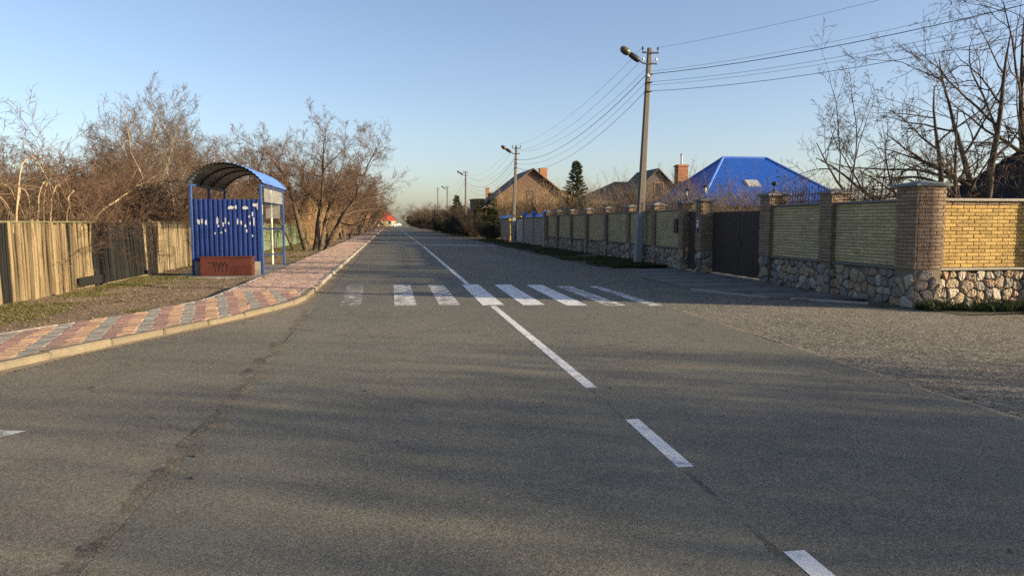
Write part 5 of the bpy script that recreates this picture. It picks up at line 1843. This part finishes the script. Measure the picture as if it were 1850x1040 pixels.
MB().lathe([(0.10, 0.382), (0.09, 0.55), (0.03, 0.57)], 10, np.array(T(9.7, 62.3, 0.03))).build('top', M_ORANGE, cone)

# ------------------------------------------------------------------ utility poles, lamps, wires
def pole(x, y, H, label, lean=(0, 0), lamp=True, white=2.05, arms=2, sc=1.0):
    o = thing('utility_pole', label, 'pole', (x, y, 0), 'utility poles along the road')
    c = lambda z: (x + lean[0] * z / H, y + lean[1] * z / H)

    def slab(z0, z1, grow_=0.0):
        m = MB()
        V = []
        for z in (z0, z1):
            cx_, cy_ = c(z); h = 0.15 - 0.065 * z / H + grow_; k = 0.13 - 0.055 * z / H + grow_
            b = 0.03
            V += [(cx_ - h + b, cy_ - k, z), (cx_ + h - b, cy_ - k, z), (cx_ + h, cy_ - k + b, z), (cx_ + h, cy_ + k - b, z), (cx_ + h - b, cy_ + k, z), (cx_ - h + b, cy_ + k, z), (cx_ - h, cy_ + k - b, z), (cx_ - h, cy_ - k + b, z)]
        m.add(V, [tuple(range(8))[::-1], tuple(range(8, 16))] + [(i, (i + 1) % 8, 8 + (i + 1) % 8, 8 + i) for i in range(8)])
        return m
    slab(-0.1, H).build('shaft', M_POLE, o)
    if white:
        slab(-0.05, white, 0.004).build('whitewashed_base', M_POLEW, o)
    ends = []
    for i, (z, w) in enumerate([(H - 0.20, 0.34), (H - 0.62, 0.30)][:arms]):
        cx_, cy_ = c(z)
        MB().box(cx_ - w, cx_ + w, cy_ - 0.125 + .02 * i, cy_ - 0.085, z - 0.03, z + 0.03).build('crossarm', M_DARKMETAL, o)
        for sx in (-1, 1):
            MB().lathe([(0.012, 0), (0.012, 0.08), (0.035, 0.09), (0.045, 0.12), (0.03, 0.15), (0.038, 0.17), (0.015, 0.20)], 8, np.array(T(cx_ + sx * (w - .03), cy_ - 0.105, z + 0.03))).build('insulator', M_PORC if i else M_BLACKP, o, True)
            ends.append((cx_ + sx * (w - .03), cy_ - 0.105, z + 0.20))
    for z in (H - 1.05, H - 1.35, H - 1.7):
        cx_, cy_ = c(z)
        MB().tube([(cx_ - 0.12, cy_ - 0.13, z), (cx_ + 0.14, cy_ - 0.13, z)], 0.02, 6).build('hook', M_DARKMETAL, o)
        MB().box(cx_ - 0.115, cx_ + 0.115, cy_ - .108, cy_ + .108, z - 0.012, z + 0.012).build('band', M_GREYM, o)
        ends.append((cx_ - 0.12, cy_ - 0.14, z)); 
    if lamp:
        z = H - 0.62
        cx_, cy_ = c(z)
        a = MB().tube([(cx_ - 0.08, cy_, z), (cx_ - 0.25, cy_, z + 0.02), (cx_ - 0.42, cy_, z + 0.14)], 0.024, 6).build('lamp_arm', M_DARKMETAL, o)
        Ml = T(cx_ - 0.38, cy_, z + 0.11) @ RY(R(-58)) @ Matrix.Scale(1.2, 4)
        MB().lathe([(0.03, 0), (0.085, 0.03), (0.10, 0.10), (0.095, 0.36), (0.07, 0.40)], 10, np.array(Ml)).build('lamp_housing', M_DARKMETAL, a, True)
        MB().lathe([(0.06, 0.40), (0.13, 0.46), (0.155, 0.56), (0.14, 0.68), (0.07, 0.76), (0.01, 0.775)], 12, np.array(Ml @ Matrix.Diagonal((0.8, 1, 1, 1)))).build('lamp_bowl', M_BOWL, a, True)
    return ends


P1 = pole(9.84, 28.6, 8.5, 'nearest concrete street-light pole before the brick wall', (0.36, 0), True, 2.05)
MB().lathe([(0.07, 0), (0.075, 0.06), (0.05, 0.12)], 10, np.array(T(10.10, 28.50, 7.42) @ RX(R(90)))).build('meter_cap', M_WHITEPL, None)
bpy.data.objects['meter_cap'].parent = bpy.data.objects['utility_pole']
bpy.data.objects['meter_cap'].matrix_parent_inverse = pinv(bpy.data.objects['utility_pole'])
P2 = pole(9.5, 57.5, 7.6, 'second street-light pole, before the panel fence with blue caps', (0.28, 0), True, 2.0)
P3 = pole(10.35, 103, 8.75, 'third street-light pole, above the dark evergreen bushes', (0.05, 0), True, 0)
P4 = pole(11.4, 150, 8.95, 'far street-light pole left of the small spruce', (0, 0), True, 0)
P5 = pole(10.9, 172, 9.6, 'far bare pole without lamp, leftmost of the right-hand poles', (0, 0), False, 0)
P6 = pole(20.3, 8.0, 9.0, 'street pole out of frame on the crossing street', (0, 0), False, 0)


def wire(a, b, sag, r, label, n=16):
    a, b = Vector(a), Vector(b)
    pts = []
    for i in range(n + 1):
        t = i / n
        p = a.lerp(b, t)
        p.z -= sag * 4 * t * (1 - t)
        pts.append(p)
    o = MB().tube(pts, r, 4, True).build('overhead_wire', M_CABLE)
    tag(o, label, 'wire', 'overhead wires')


for i in range(7):
    rd = (0.006, 0.006, 0.007, 0.007, 0.014, 0.007, 0.010)[i]
    k = (0, 1, 2, 3, 4, 5, 6)[i]
    if i not in (1,):
        wire(P1[k], P2[k], 0.75 + 0.07 * i, rd, 'sagging overhead wire between the two nearest street-light poles')
        wire(P2[k], P3[k], 1.25 + 0.1 * i, rd, 'sagging overhead wire between the second and third poles')
    if i in (0, 2, 4, 6):
        wire(P3[k], P4[k], 1.2 + 0.1 * i, rd, 'sagging overhead wire between the third and far poles')
    if i not in (0, 2, 3):
        wire(P1[k], P6[min(k, len(P6) - 1)], 0.45 + 0.05 * i, rd, ('', '', 'thick dark overhead cable from the nearest pole to the upper right corner', 'middle thin overhead wire from the nearest pole to the upper right corner', 'lowest overhead wire from the nearest pole to the upper right corner')[i - 2] if i > 1 else 'single topmost wire leaving the nearest pole to the right')
_o = lambda p, dz: (p[0], p[1], p[2] + dz)
wire(_o(P1[4], 0.10), _o(P6[4], 0.16), 0.62, 0.006, 'thin wire just above the thick cable at upper right')
wire(_o(P1[5], -0.12), _o(P6[5], -0.10), 0.72, 0.006, 'thin wire just above the lowest wire at upper right')
wire(P2[5], (14.5, 62, 4.4), 0.3, 0.008, 'service wire from the second pole down to the gabled house')
wire(P2[6], (16.5, 70, 4.6), 0.5, 0.008, 'lower service wire from the second pole to the gabled house')

# ------------------------------------------------------------------ houses
def window(root, x0, x1, z0, z1, y, face='y-', mat=M_WHITEPL):
    """frame with a pane; face 'y-' looks to the camera, 'x-' to the road"""
    if face == 'y-':
        f = MB().box(x0, x1, y - 0.05, y + 0.02, z0, z0 + .07).box(x0, x1, y - 0.05, y + 0.02, z1 - .07, z1).box(x0, x0 + .07, y - 0.05, y + 0.02, z0 + .071, z1 - .071).box(x1 - .07, x1, y - 0.05, y + 0.02, z0 + .071, z1 - .071)
        f = f.build('window', mat, root)
        MB().box(x0 + .071, x1 - .071, y - 0.02, y - 0.01, z0 + .071, z1 - .071).build('pane', M_WINDOW, f)
    else:
        f = MB().box(y - 0.05, y + 0.02, x0, x1, z0, z0 + .07).box(y - 0.05, y + 0.02, x0, x1, z1 - .07, z1).box(y - 0.05, y + 0.02, x0, x0 + .07, z0 + .071, z1 - .071).box(y - 0.05, y + 0.02, x1 - .07, x1, z0 + .071, z1 - .071)
        f = f.build('window', mat, root)
        MB().box(y - 0.02, y - 0.01, x0 + .071, x1 - .071, z0 + .071, z1 - .071).build('pane', M_WINDOW, f)


def walls(root, x0, x1, y0, y1, h, mat):
    return MB().box(x0, x1, y0, y1, -0.05, h).build('wall', mat, root)


def slope(root, A, B, C, D, mat, th=0.06, name='roof_slope'):
    """a roof plane through eave A-B and ridge C-D (C above B, D above A), as a slab"""
    A, B, C, D = map(Vector, (A, B, C, D))
    n = (B - A).cross(D - A)
    if n.length < 1e-6:
        n = (B - A).cross(C - A)
    n.normalize()
    x = (B - A).normalized(); z = n.cross(x) * 1.0; yv = n
    # own frame: x along the eave, z up the slope, so that the tile profile follows the roof
    M = Matrix(((x.x, yv.x, z.x, A.x), (x.y, yv.y, z.y, A.y), (x.z, yv.z, z.z, A.z), (0, 0, 0, 1)))
    Mi = M.inverted()
    loc = [Mi @ p for p in ([A, B, C, D] if (C - D).length > 1e-4 else [A, B, C])]
    k = len(loc)
    V = [(p.x, p.y, p.z) for p in loc] + [(p.x, p.y - th, p.z) for p in loc]
    m = MB().add(V, [tuple(range(k)), tuple(range(k, 2 * k))[::-1]] + [(i, k + i, k + (i + 1) % k, (i + 1) % k) for i in range(k)])
    return m.build(name, mat, root, False, M)


def hip(root, x0, x1, y0, y1, h, rl, rr, ry, rz, mat, cap=None, th=0.08):
    """hip roof: eave rectangle at h, ridge from rl to rr along X at y=ry, height rz"""
    A, B, C, D = (x0, y0, h), (x1, y0, h), (x1, y1, h), (x0, y1, h)
    E, F = (rl, ry, rz), (rr, ry, rz)
    slope(root, A, B, F, E, mat, th)
    slope(root, C, D, E, F, mat, th)
    slope(root, D, A, E, E, mat, th)
    slope(root, B, C, F, F, mat, th)
    if cap:
        for a, b in ((E, F), (A, E), (B, F), (D, E), (C, F)):
            MB().tube([(a[0], a[1], a[2] + .03), (b[0], b[1], b[2] + .03)], 0.075, 6).build('ridge_cap', cap, root)


def gable(root, x0, x1, y0, y1, h, rz, mat, wmat, along='y', th=0.08, ov=0.4):
    """gable roof; along='y' puts the triangular gable towards the camera"""
    if along == 'y':
        xm = (x0 + x1) / 2; k = (rz - h) / (xm - x0)
        MB().add([(x0, y0, h), (x1, y0, h), (xm, y0, rz - .05), (x0, y1, h), (x1, y1, h), (xm, y1, rz - .05)], [(0, 1, 2), (4, 3, 5), (0, 2, 5, 3), (1, 4, 5, 2), (0, 3, 4, 1)]).build('gable_wall', wmat, root)
        a, b = y0 - ov, y1 + ov
        slope(root, (x0 - ov, b, h - ov * k + .07), (x0 - ov, a, h - ov * k + .07), (xm, a, rz + .07), (xm, b, rz + .07), mat, th)
        slope(root, (x1 + ov, a, h - ov * k + .07), (x1 + ov, b, h - ov * k + .07), (xm, b, rz + .07), (xm, a, rz + .07), mat, th)
    else:
        ym = (y0 + y1) / 2; k = (rz - h) / (ym - y0)
        MB().add([(x0, y0, h), (x0, y1, h), (x0, ym, rz - .05), (x1, y0, h), (x1, y1, h), (x1, ym, rz - .05)], [(1, 0, 2), (3, 4, 5), (0, 3, 5, 2), (4, 1, 2, 5), (0, 1, 4, 3)]).build('gable_wall', wmat, root)
        a, b = x0 - ov, x1 + ov
        slope(root, (a, y0 - ov, h - ov * k + .07), (b, y0 - ov, h - ov * k + .07), (b, ym, rz + .07), (a, ym, rz + .07), mat, th)
        slope(root, (b, y1 + ov, h - ov * k + .07), (a, y1 + ov, h - ov * k + .07), (a, ym, rz + .07), (b, ym, rz + .07), mat, th)


def chimney(root, x, y, z0, z1, w=0.55, mat=M_OBRICK, pipe=0.0):
    c = MB().box(x - w / 2, x + w / 2, y - w / 2, y + w / 2, z0, z1 - .16).box(x - w / 2 - .06, x + w / 2 + .06, y - w / 2 - .06, y + w / 2 + .06, z1 - .159, z1 - .04).box(x - w / 2, x + w / 2, y - w / 2, y + w / 2, z1 - .039, z1).build('chimney', mat, root)
    n = int((z1 - z0 - .2) / 0.085)
    g = MB()
    for i in range(n):
        zz = z0 + i * 0.085
        g.box(x - w / 2 - .008, x + w / 2 + .008, y - w / 2 - .008, y + w / 2 + .008, zz + .008, zz + .076)
    tag(g.build('brick_courses', mat, c), kind='stuff')
    if pipe:
        MB().tube([(x, y, z1), (x, y, z1 + pipe)], 0.07, 8).build('flue_pipe', M_GREYM, c)
        MB().lathe([(0.14, 0), (0.02, 0.14)], 8, np.array(T(x, y, z1 + pipe + .03))).build('cowl', M_GREYM, c)


bh = thing('blue_roof_house', 'one-storey house with bright blue metal tile hip roof behind the gates', 'house', (23.7, 47.4, 0))
walls(bh, 19.2, 28.3, 43.2, 51.6, 2.72, M_CREAM)
hip(bh, 18.5, 29.0, 42.5, 52.3, 2.72, 22.2, 25.3, 47.4, 6.0, M_BLUETILE, M_BLUEROOF)
for x in (20.4, 23.2, 26.0):
    window(bh, x, x + 1.3, 0.9, 2.2, 43.2)
for y in (44.5, 48.0):
    window(bh, y, y + 1.3, 0.9, 2.2, 19.2, 'x-')
chimney(bh, 20.55, 50.6, 3.4, 5.75, 0.72, M_OBRICK, 0.65)
Ms = T(22.9, 44.62, 4.07) @ RX(R(33.9))
MB().bbox(-0.45, 0.45, -0.35, 0.35, 0.03, 0.16, 0.02, np.array(Ms)).build('roof_hatch', M_GREYM, bh)

dh = thing('grey_gabled_house', 'grey-brown roofed house with a small gable left of the blue roof', 'house', (20, 62, 0))
walls(dh, 16.3, 25.0, 58.6, 67, 3.2, M_BRWALL)
hip(dh, 15.7, 25.6, 58.0, 67.6, 3.2, 19.4, 22.4, 62.8, 5.2, M_BROWNROOF)
gable(dh, 19.6, 23.2, 57.6, 62.5, 4.2, 5.95, M_GREYROOF, M_GREYROOF, 'y', 0.06, 0.25)
MB().box(19.6, 23.2, 57.6, 58.6, 2.8, 4.2).build('gable_wall', M_GREYROOF, dh)
window(dh, 21.1, 21.9, 3.6, 4.9, 57.6, mat=M_OBRICK)
window(dh, 17.2, 18.4, 0.9, 2.3, 58.6)

gh = thing('brown_gabled_house', 'tall brown house with steep gable and brick chimney behind the second pole', 'house', (16.4, 90, 0))
walls(gh, 10.9, 21.9, 85, 96, 3.6, M_BRWALL)
gable(gh, 10.9, 21.9, 85, 96, 3.6, 7.85, M_BROWNROOF, M_BRWALL, 'y', 0.1, 0.5)
chimney(gh, 17.9, 86.5, 6.2, 8.05, 0.85)
for x in (13.2, 15.7, 18.2):
    window(gh, x, x + 1.2, 4.0 if x == 15.7 else 1.0, 5.4 if x == 15.7 else 2.5, 85, mat=M_BROWNROOF)
MB().box(9.6, 10.88, 86, 90, -0.05, 4.3).build('annex', M_BRWALL, gh)
MB().box(9.5, 10.87, 85.9, 90.1, 4.301, 4.42).build('annex_roof', M_BROWNROOF, gh)

rh = thing('dark_roof_house', 'house with dark slate hip roof behind the spreading tree at right', 'house', (37, 31, 0))
walls(rh, 30.0, 45.3, 26.7, 35.3, 2.7, M_GREYWALL)
hip(rh, 29.3, 46.0, 26.0, 36.0, 2.72, 34.0, 41.0, 31.0, 7.6, M_DARKROOF, M_DARKROOF)
for x in (31.5, 35.0, 38.5):
    window(rh, x, x + 1.4, 0.9, 2.3, 26.7)
for y in (28.5, 32):
    window(rh, y, y + 1.4, 0.9, 2.3, 30.0, 'x-')

r2 = thing('red_brick_house', 'small red-brown house with pitched roof above the evergreen bushes', 'house', (17.5, 118, 0))
walls(r2, 13.6, 22, 113, 122, 3.4, M_BRWALL)
gable(r2, 13.6, 22, 113, 122, 3.4, 6.4, M_BROWNROOF, M_OBRICK, 'y', 0.1, 0.5)
chimney(r2, 14.8, 113.4, 3.6, 7.0, 0.5)
window(r2, 16.9, 18.3, 1.0, 2.4, 113)
r3 = thing('far_brown_house', 'distant brown house with hip roof right of the road end', 'house', (19, 205, 0))
walls(r3, 14, 24, 200, 210, 3.2, M_BRWALL)
hip(r3, 13.3, 24.7, 199.3, 210.7, 3.2, 17.5, 20.5, 205, 6.4, M_BROWNROOF)
window(r3, 16, 17.6, 1.0, 2.4, 200)
window(r3, 20, 21.6, 1.0, 2.4, 200)
r4 = thing('red_roof_house', 'far cream house with red roof closing the end of the road', 'house', (-2.0, 350, 0))
walls(r4, -8.0, 2.4, 346, 354, 2.7, M_CREAM)
hip(r4, -8.6, 3.0, 345.4, 354.6, 2.7, -4.6, -0.6, 350, 6.2, M_REDROOF, M_REDROOF, 0.15)
for x in (-5.5, -1.0):
    window(r4, x, x + 1.6, 0.9, 2.3, 346)


# ------------------------------------------------------------------ cars at the far end
def car(x, y, ang, paint_, label):
    o = thing('parked_car', label, 'car', (x, y, 0))
    Mx = np.array(T(x, y, 0) @ RZ(ang))
    prof = [(-2.15, 0.35), (-2.18, 0.72), (-1.85, 0.92), (-1.05, 1.0), (-0.45, 1.42), (0.9, 1.46), (1.75, 1.05), (2.12, 0.98), (2.17, 0.4), (1.75, 0.3), (-1.75, 0.3)]
    V, F = [], []
    n = len(prof)
    for sx, k in ((-0.84, 1), (-0.80, 0), (0.80, 0), (0.84, 1)):
        for (a, z) in prof:
            tuck = 0.14 if z > 1.1 else 0
            yy = sx - math.copysign(tuck, sx)
            if abs(sx) == 0.84:
                V.append((a * 0.985, yy, 0.3 + (z - 0.3) * 0.97 + 0.01))
            else:
                V.append((a, yy * 0.97, z))
    for s_ in range(3):
        for i in range(n):
            j = (i + 1) % n
            F.append((s_ * n + i, s_ * n + j, (s_ + 1) * n + j, (s_ + 1) * n + i))
    F += [tuple(range(n)), tuple(range(3 * n, 4 * n))[::-1]]
    MB().add(V, F, Mx).build('body', paint_, o)
    for sy in (-1, 1):
        MB().add([(-0.95, sy * .845, 1.0), (-0.40, sy * .735, 1.36), (0.85, sy * .735, 1.38), (1.45, sy * .845, 1.05)], [(0, 1, 2, 3)], Mx).build('side_window', M_WINDOW, o)
        for wx in (-1.35, 1.35):
            w_ = MB().tube([(wx, sy * 0.68, 0.32), (wx, sy * 0.87, 0.32)], 0.32, 14, True, Mx).build('wheel', M_TYRE, o)
            MB().tube([(wx, sy * 0.871, 0.32), (wx, sy * 0.885, 0.32)], 0.19, 10, True, Mx).build('rim', M_GREYM, w_)
    MB().add([(-1.10, -0.66, 1.0), (-1.10, 0.66, 1.0), (-0.52, 0.58, 1.40), (-0.52, -0.58, 1.40)], [(0, 1, 2, 3)], np.array(T(x, y, 0) @ RZ(ang) @ T(-0.03, 0, 0.03))).build('windscreen', M_WINDOW, o)
    MB().add([(1.70, -0.66, 1.09), (1.70, 0.66, 1.09), (0.95, 0.58, 1.44), (0.95, -0.58, 1.44)], [(0, 3, 2, 1)], np.array(T(x, y, 0) @ RZ(ang) @ T(0.03, 0, 0.03))).build('rear_window', M_WINDOW, o)
    for sy in (-0.6, 0.6):
        MB().bbox(-2.2, -2.16, sy - .18, sy + .18, 0.62, 0.76, 0.01, Mx).build('headlight', M_WHITEPL, o)
        MB().bbox(2.12, 2.18, sy - .16, sy + .16, 0.72, 0.92, 0.01, Mx).build('tail_lamp', M_LAMPRED, o)


car(2.6, 331, 0.15, M_CARWHITE, 'white car standing broadside at the far end of the road')
car(-3.7, 322, math.pi / 2, M_CARDARK, 'dark car at the far left end of the road')

# ------------------------------------------------------------------ right vegetation
wal = plant('walnut_tree', D_WALNUT, (M_BARK_D, M_TWIG_D), 'wide spreading dark bare tree behind the corner brick wall', 'tree', (14.5, 16.8, 0), -0.1, (1.06, 1.15, 1.2))
put(wal, (19.4, 19.0, 0), 2.2, (1.3, 1.3, 1.45), 'second dark bare tree at the right edge, behind the corner wall', 'dark bare trees behind the corner wall')
sp = plant('spruce_tree', D_SPRUCE, (M_BARK_D, M_NEEDLE), 'single green spruce rising behind the long brick wall', 'tree', (13.8, 54.3, 0), 0.3, 1.02)
put(sp, (13.5, 152, 0), 1.3, (1.5, 1.5, 1.18), 'far dark spruce beside the third pole')
th_ = plant('evergreen_bush', D_THUJA, (M_BARK_D, M_THUJA), 'tall dark evergreen bush, tallest of the clump left of the panel fence', 'bush', (10.6, 78.5, 0), 0.2, (1.3, 1.3, 1.05), 'dark evergreens along the right verge')
for (x, y, s_, l) in [(9.9, 72.5, .78, 'low dark evergreen bush next to the pale fence section'), (10.2, 85, .9, 'dark evergreen bush behind the tallest one'), (10.3, 92, .82, 'broad dark evergreen bush under the third pole')]:
    put(th_, (x, y, 0), x * 3 + y, (s_ * 1.5, s_ * 1.5, s_), l, 'dark evergreens along the right verge')
hg = plant('hedge_bush', D_HEDGE, (M_BARK_D, M_THUJA), 'rounded dark hedge bush at the right verge beyond the poles', 'bush', (9.9, 99, 0), 0.3, (1.5, 1.8, 1.2), 'rounded hedge bushes along the far right verge')
for (x, y, s_) in [(10, 107, 1.3), (10, 116, 1.3), (10.3, 126, 1.4), (10.2, 138, 1.4), (10.6, 160, 1.6), (10.5, 185, 1.7), (10.5, 215, 1.8), (10.5, 250, 1.9), (10.5, 290, 2.0)]:
    put(hg, (x, y, 0), y * 1.7, (s_ * 1.3, s_ * 1.8, s_), 'rounded dark hedge bush at the right verge beyond the poles', 'rounded hedge bushes along the far right verge')
dk = plant('dark_shrub', D_SHRUB, (M_TWIG_D, M_TWIG_D), 'dark leafless shrub beside the evergreen clump left of the panel fence', 'shrub', (9.4, 70.2, 0), 0.3, (1.0, 1.2, 0.75), 'dark shrubs on the far right verge')
for (x, y, s_) in [(9.6, 75.5, .9), (9.4, 82, .95), (9.5, 88, 1.0), (9.2, 95.5, 1.0), (9.4, 103, 1.1), (9.5, 112, 1.2), (9.6, 122, 1.3), (9.8, 132, 1.4), (9.6, 146, 1.5), (9.8, 172, 1.6), (9.8, 200, 1.8), (9.8, 232, 1.9)]:
    put(dk, (x, y, 0), y * 2.3, (s_ * 1.2, s_ * 1.5, s_), 'dark leafless shrub in front of the far right hedge', 'dark shrubs on the far right verge')
# garden shrubs seen over the wall
wg = plant('garden_bush', D_WHIP, (M_TWIG, M_TWIG_G), 'twiggy reddish garden bush rising over the wide gate', 'bush', (13.0, 24.5, 0), 0.4, (1.1, 1.1, 0.82), 'leafless garden bushes behind the long wall')
for (x, y, s_, h) in [(12.5, 21.5, 1.0, .68), (13.8, 22.5, 1.1, .70), (12.0, 27.0, 1.1, .74), (14.6, 27.5, 1.2, .78), (12.4, 31, 1.2, .9), (12.2, 35, 1.2, .95), (13.8, 38.5, 1.4, 1.0), (12.6, 41.5, 1.3, .95), (14.5, 33.5, 1.3, 1.0),
                     (16.0, 30, 1.4, .78), (16.5, 36, 1.5, .82), (12.2, 46.5, 1.3, 1.0), (14.5, 44, 1.4, 1.05), (17.8, 26.5, 1.3, .74), (15.6, 24.2, 1.2, .74)]:
    put(wg, (x, y, 0), x * 7 + y, (s_, s_, h), 'twiggy leafless garden bush showing over the brick wall', 'leafless garden bushes behind the long wall')
og = plant('orchard_tree', D_ROUND, (M_BARK, M_TWIG_O), 'sunlit ochre bare fruit tree in front of the brown gabled house', 'tree', (13.0, 66, 0), 0.7, (1.0, 1.0, 0.86), 'bare fruit trees in the gardens')
for (x, y, s_, l) in [(15.2, 63, .82, 'ochre bare fruit tree between the brown gabled house and the spruce'), (12.2, 72, .98, 'bare fruit tree just right of the second pole'), (17.5, 70, .9, 'bare fruit tree behind the spruce'),
                      (17.2, 52.5, .75, 'bare fruit tree between the spruce and the grey gabled house'), (11.6, 76, .95, 'bare fruit tree left of the second pole'), (29.0, 41, .72, 'reddish bare sapling tree before the right end of the blue roof'),
                      (21.0, 36.0, .44, 'low bare tree under the blue roof'), (12, 128, .95, 'bare garden tree behind the far hedge'), (13, 170, 1.1, 'pale bare tree right of the far poles'),
                      (8.8, 262, 1.45, 'tall bare tree at the far right of the road end'), (9.6, 230, 1.3, 'bare tree before the distant brown house'), (12, 310, 1.5, 'last bare tree on the far right')]:
    put(og, (x, y, 0), x * 5 + y, s_, l, 'bare fruit trees in the gardens')
for (x, y, s_, l) in [(12.0, 62.5, 1.15, 'tall ochre whip bush right of the second pole'), (14.2, 67, 1.25, 'tall ochre whip bush before the brown gable'), (11.6, 67.5, 1.2, 'tall ochre whip bush left of the second pole'), (16.3, 66, 1.2, 'tall ochre whip bush left of the spruce'),
                     (13.2, 59.5, 1.0, 'low ochre whip bush behind the blue-capped fence'), (15.6, 57.5, 1.05, 'low ochre whip bush just left of the spruce foot'), (12.4, 52.5, .95, 'ochre whip bush over the panel fence corner')]:
    put(whip, (x, y, 0), x + y, (s_ * 1.2, s_ * 1.2, s_), l, 'tall whip bushes in the gardens')
for (x, y, s_, l) in [(10.6, 118, .95, 'bare brown tree over the dark hedge left of the third pole'), (11.0, 142, 1.05, 'bare brown tree over the hedge between the far poles'), (10.4, 185, 1.25, 'bare tree over the far hedge, right of the road end'),
                     (9.4, 215, 1.3, 'slim bare tree near the far end of the right hedge'), (11.5, 98, .8, 'small bare tree behind the evergreen clump')]:
    put(og, (x, y, 0), x * 3 + y, s_, l, 'bare trees over the far right hedge')
# tree belt closing the horizon
for i, (x, y, s_) in enumerate([(-14, 372, 1.9), (-4, 378, 1.6), (7, 374, 1.5), (14, 366, 1.7), (22, 380, 1.8), (31, 372, 1.9), (-24, 368, 1.9), (42, 385, 1.9), (55, 378, 2.0), (70, 385, 2.0), (88, 390, 2.1)]):
    put(og, (x, y, 0), i * 1.3, s_, 'bare tree in the belt closing the horizon', 'tree belt on the horizon')
# trees of the crossing street, out of frame at right: they shade the foreground
for i, (x, y, a, s_) in enumerate([(16.2, -1.6, 0.4, (.62, .62, .70)), (20.0, -3.0, 2.1, (.66, .66, .80)), (23.6, -4.2, 3.6, (.72, .72, .90)), (28, -8.6, 4.4, (1.0, 1.0, .95))]):
    put(tree_l if i < 3 else rnd, (x, y, 0), a, s_, 'bare street tree on the crossing street outside the right edge of the picture', 'trees on the crossing street')
for i, (x, y, s_) in enumerate([(15.2, 0.4, 1.0), (17.6, -0.6, 1.25), (19.6, -2.0, 1.4), (21.8, -2.6, 1.5), (23.5, -5.6, 1.3), (18.6, -3.2, 1.5), (21.0, -5.0, 1.6)]):
    put(shrub, (x, y, 0), i * 1.9, (s_ * 1.1, s_ * 1.1, s_), 'bare shrub on the crossing street outside the right edge of the picture', 'shrubs on the crossing street')
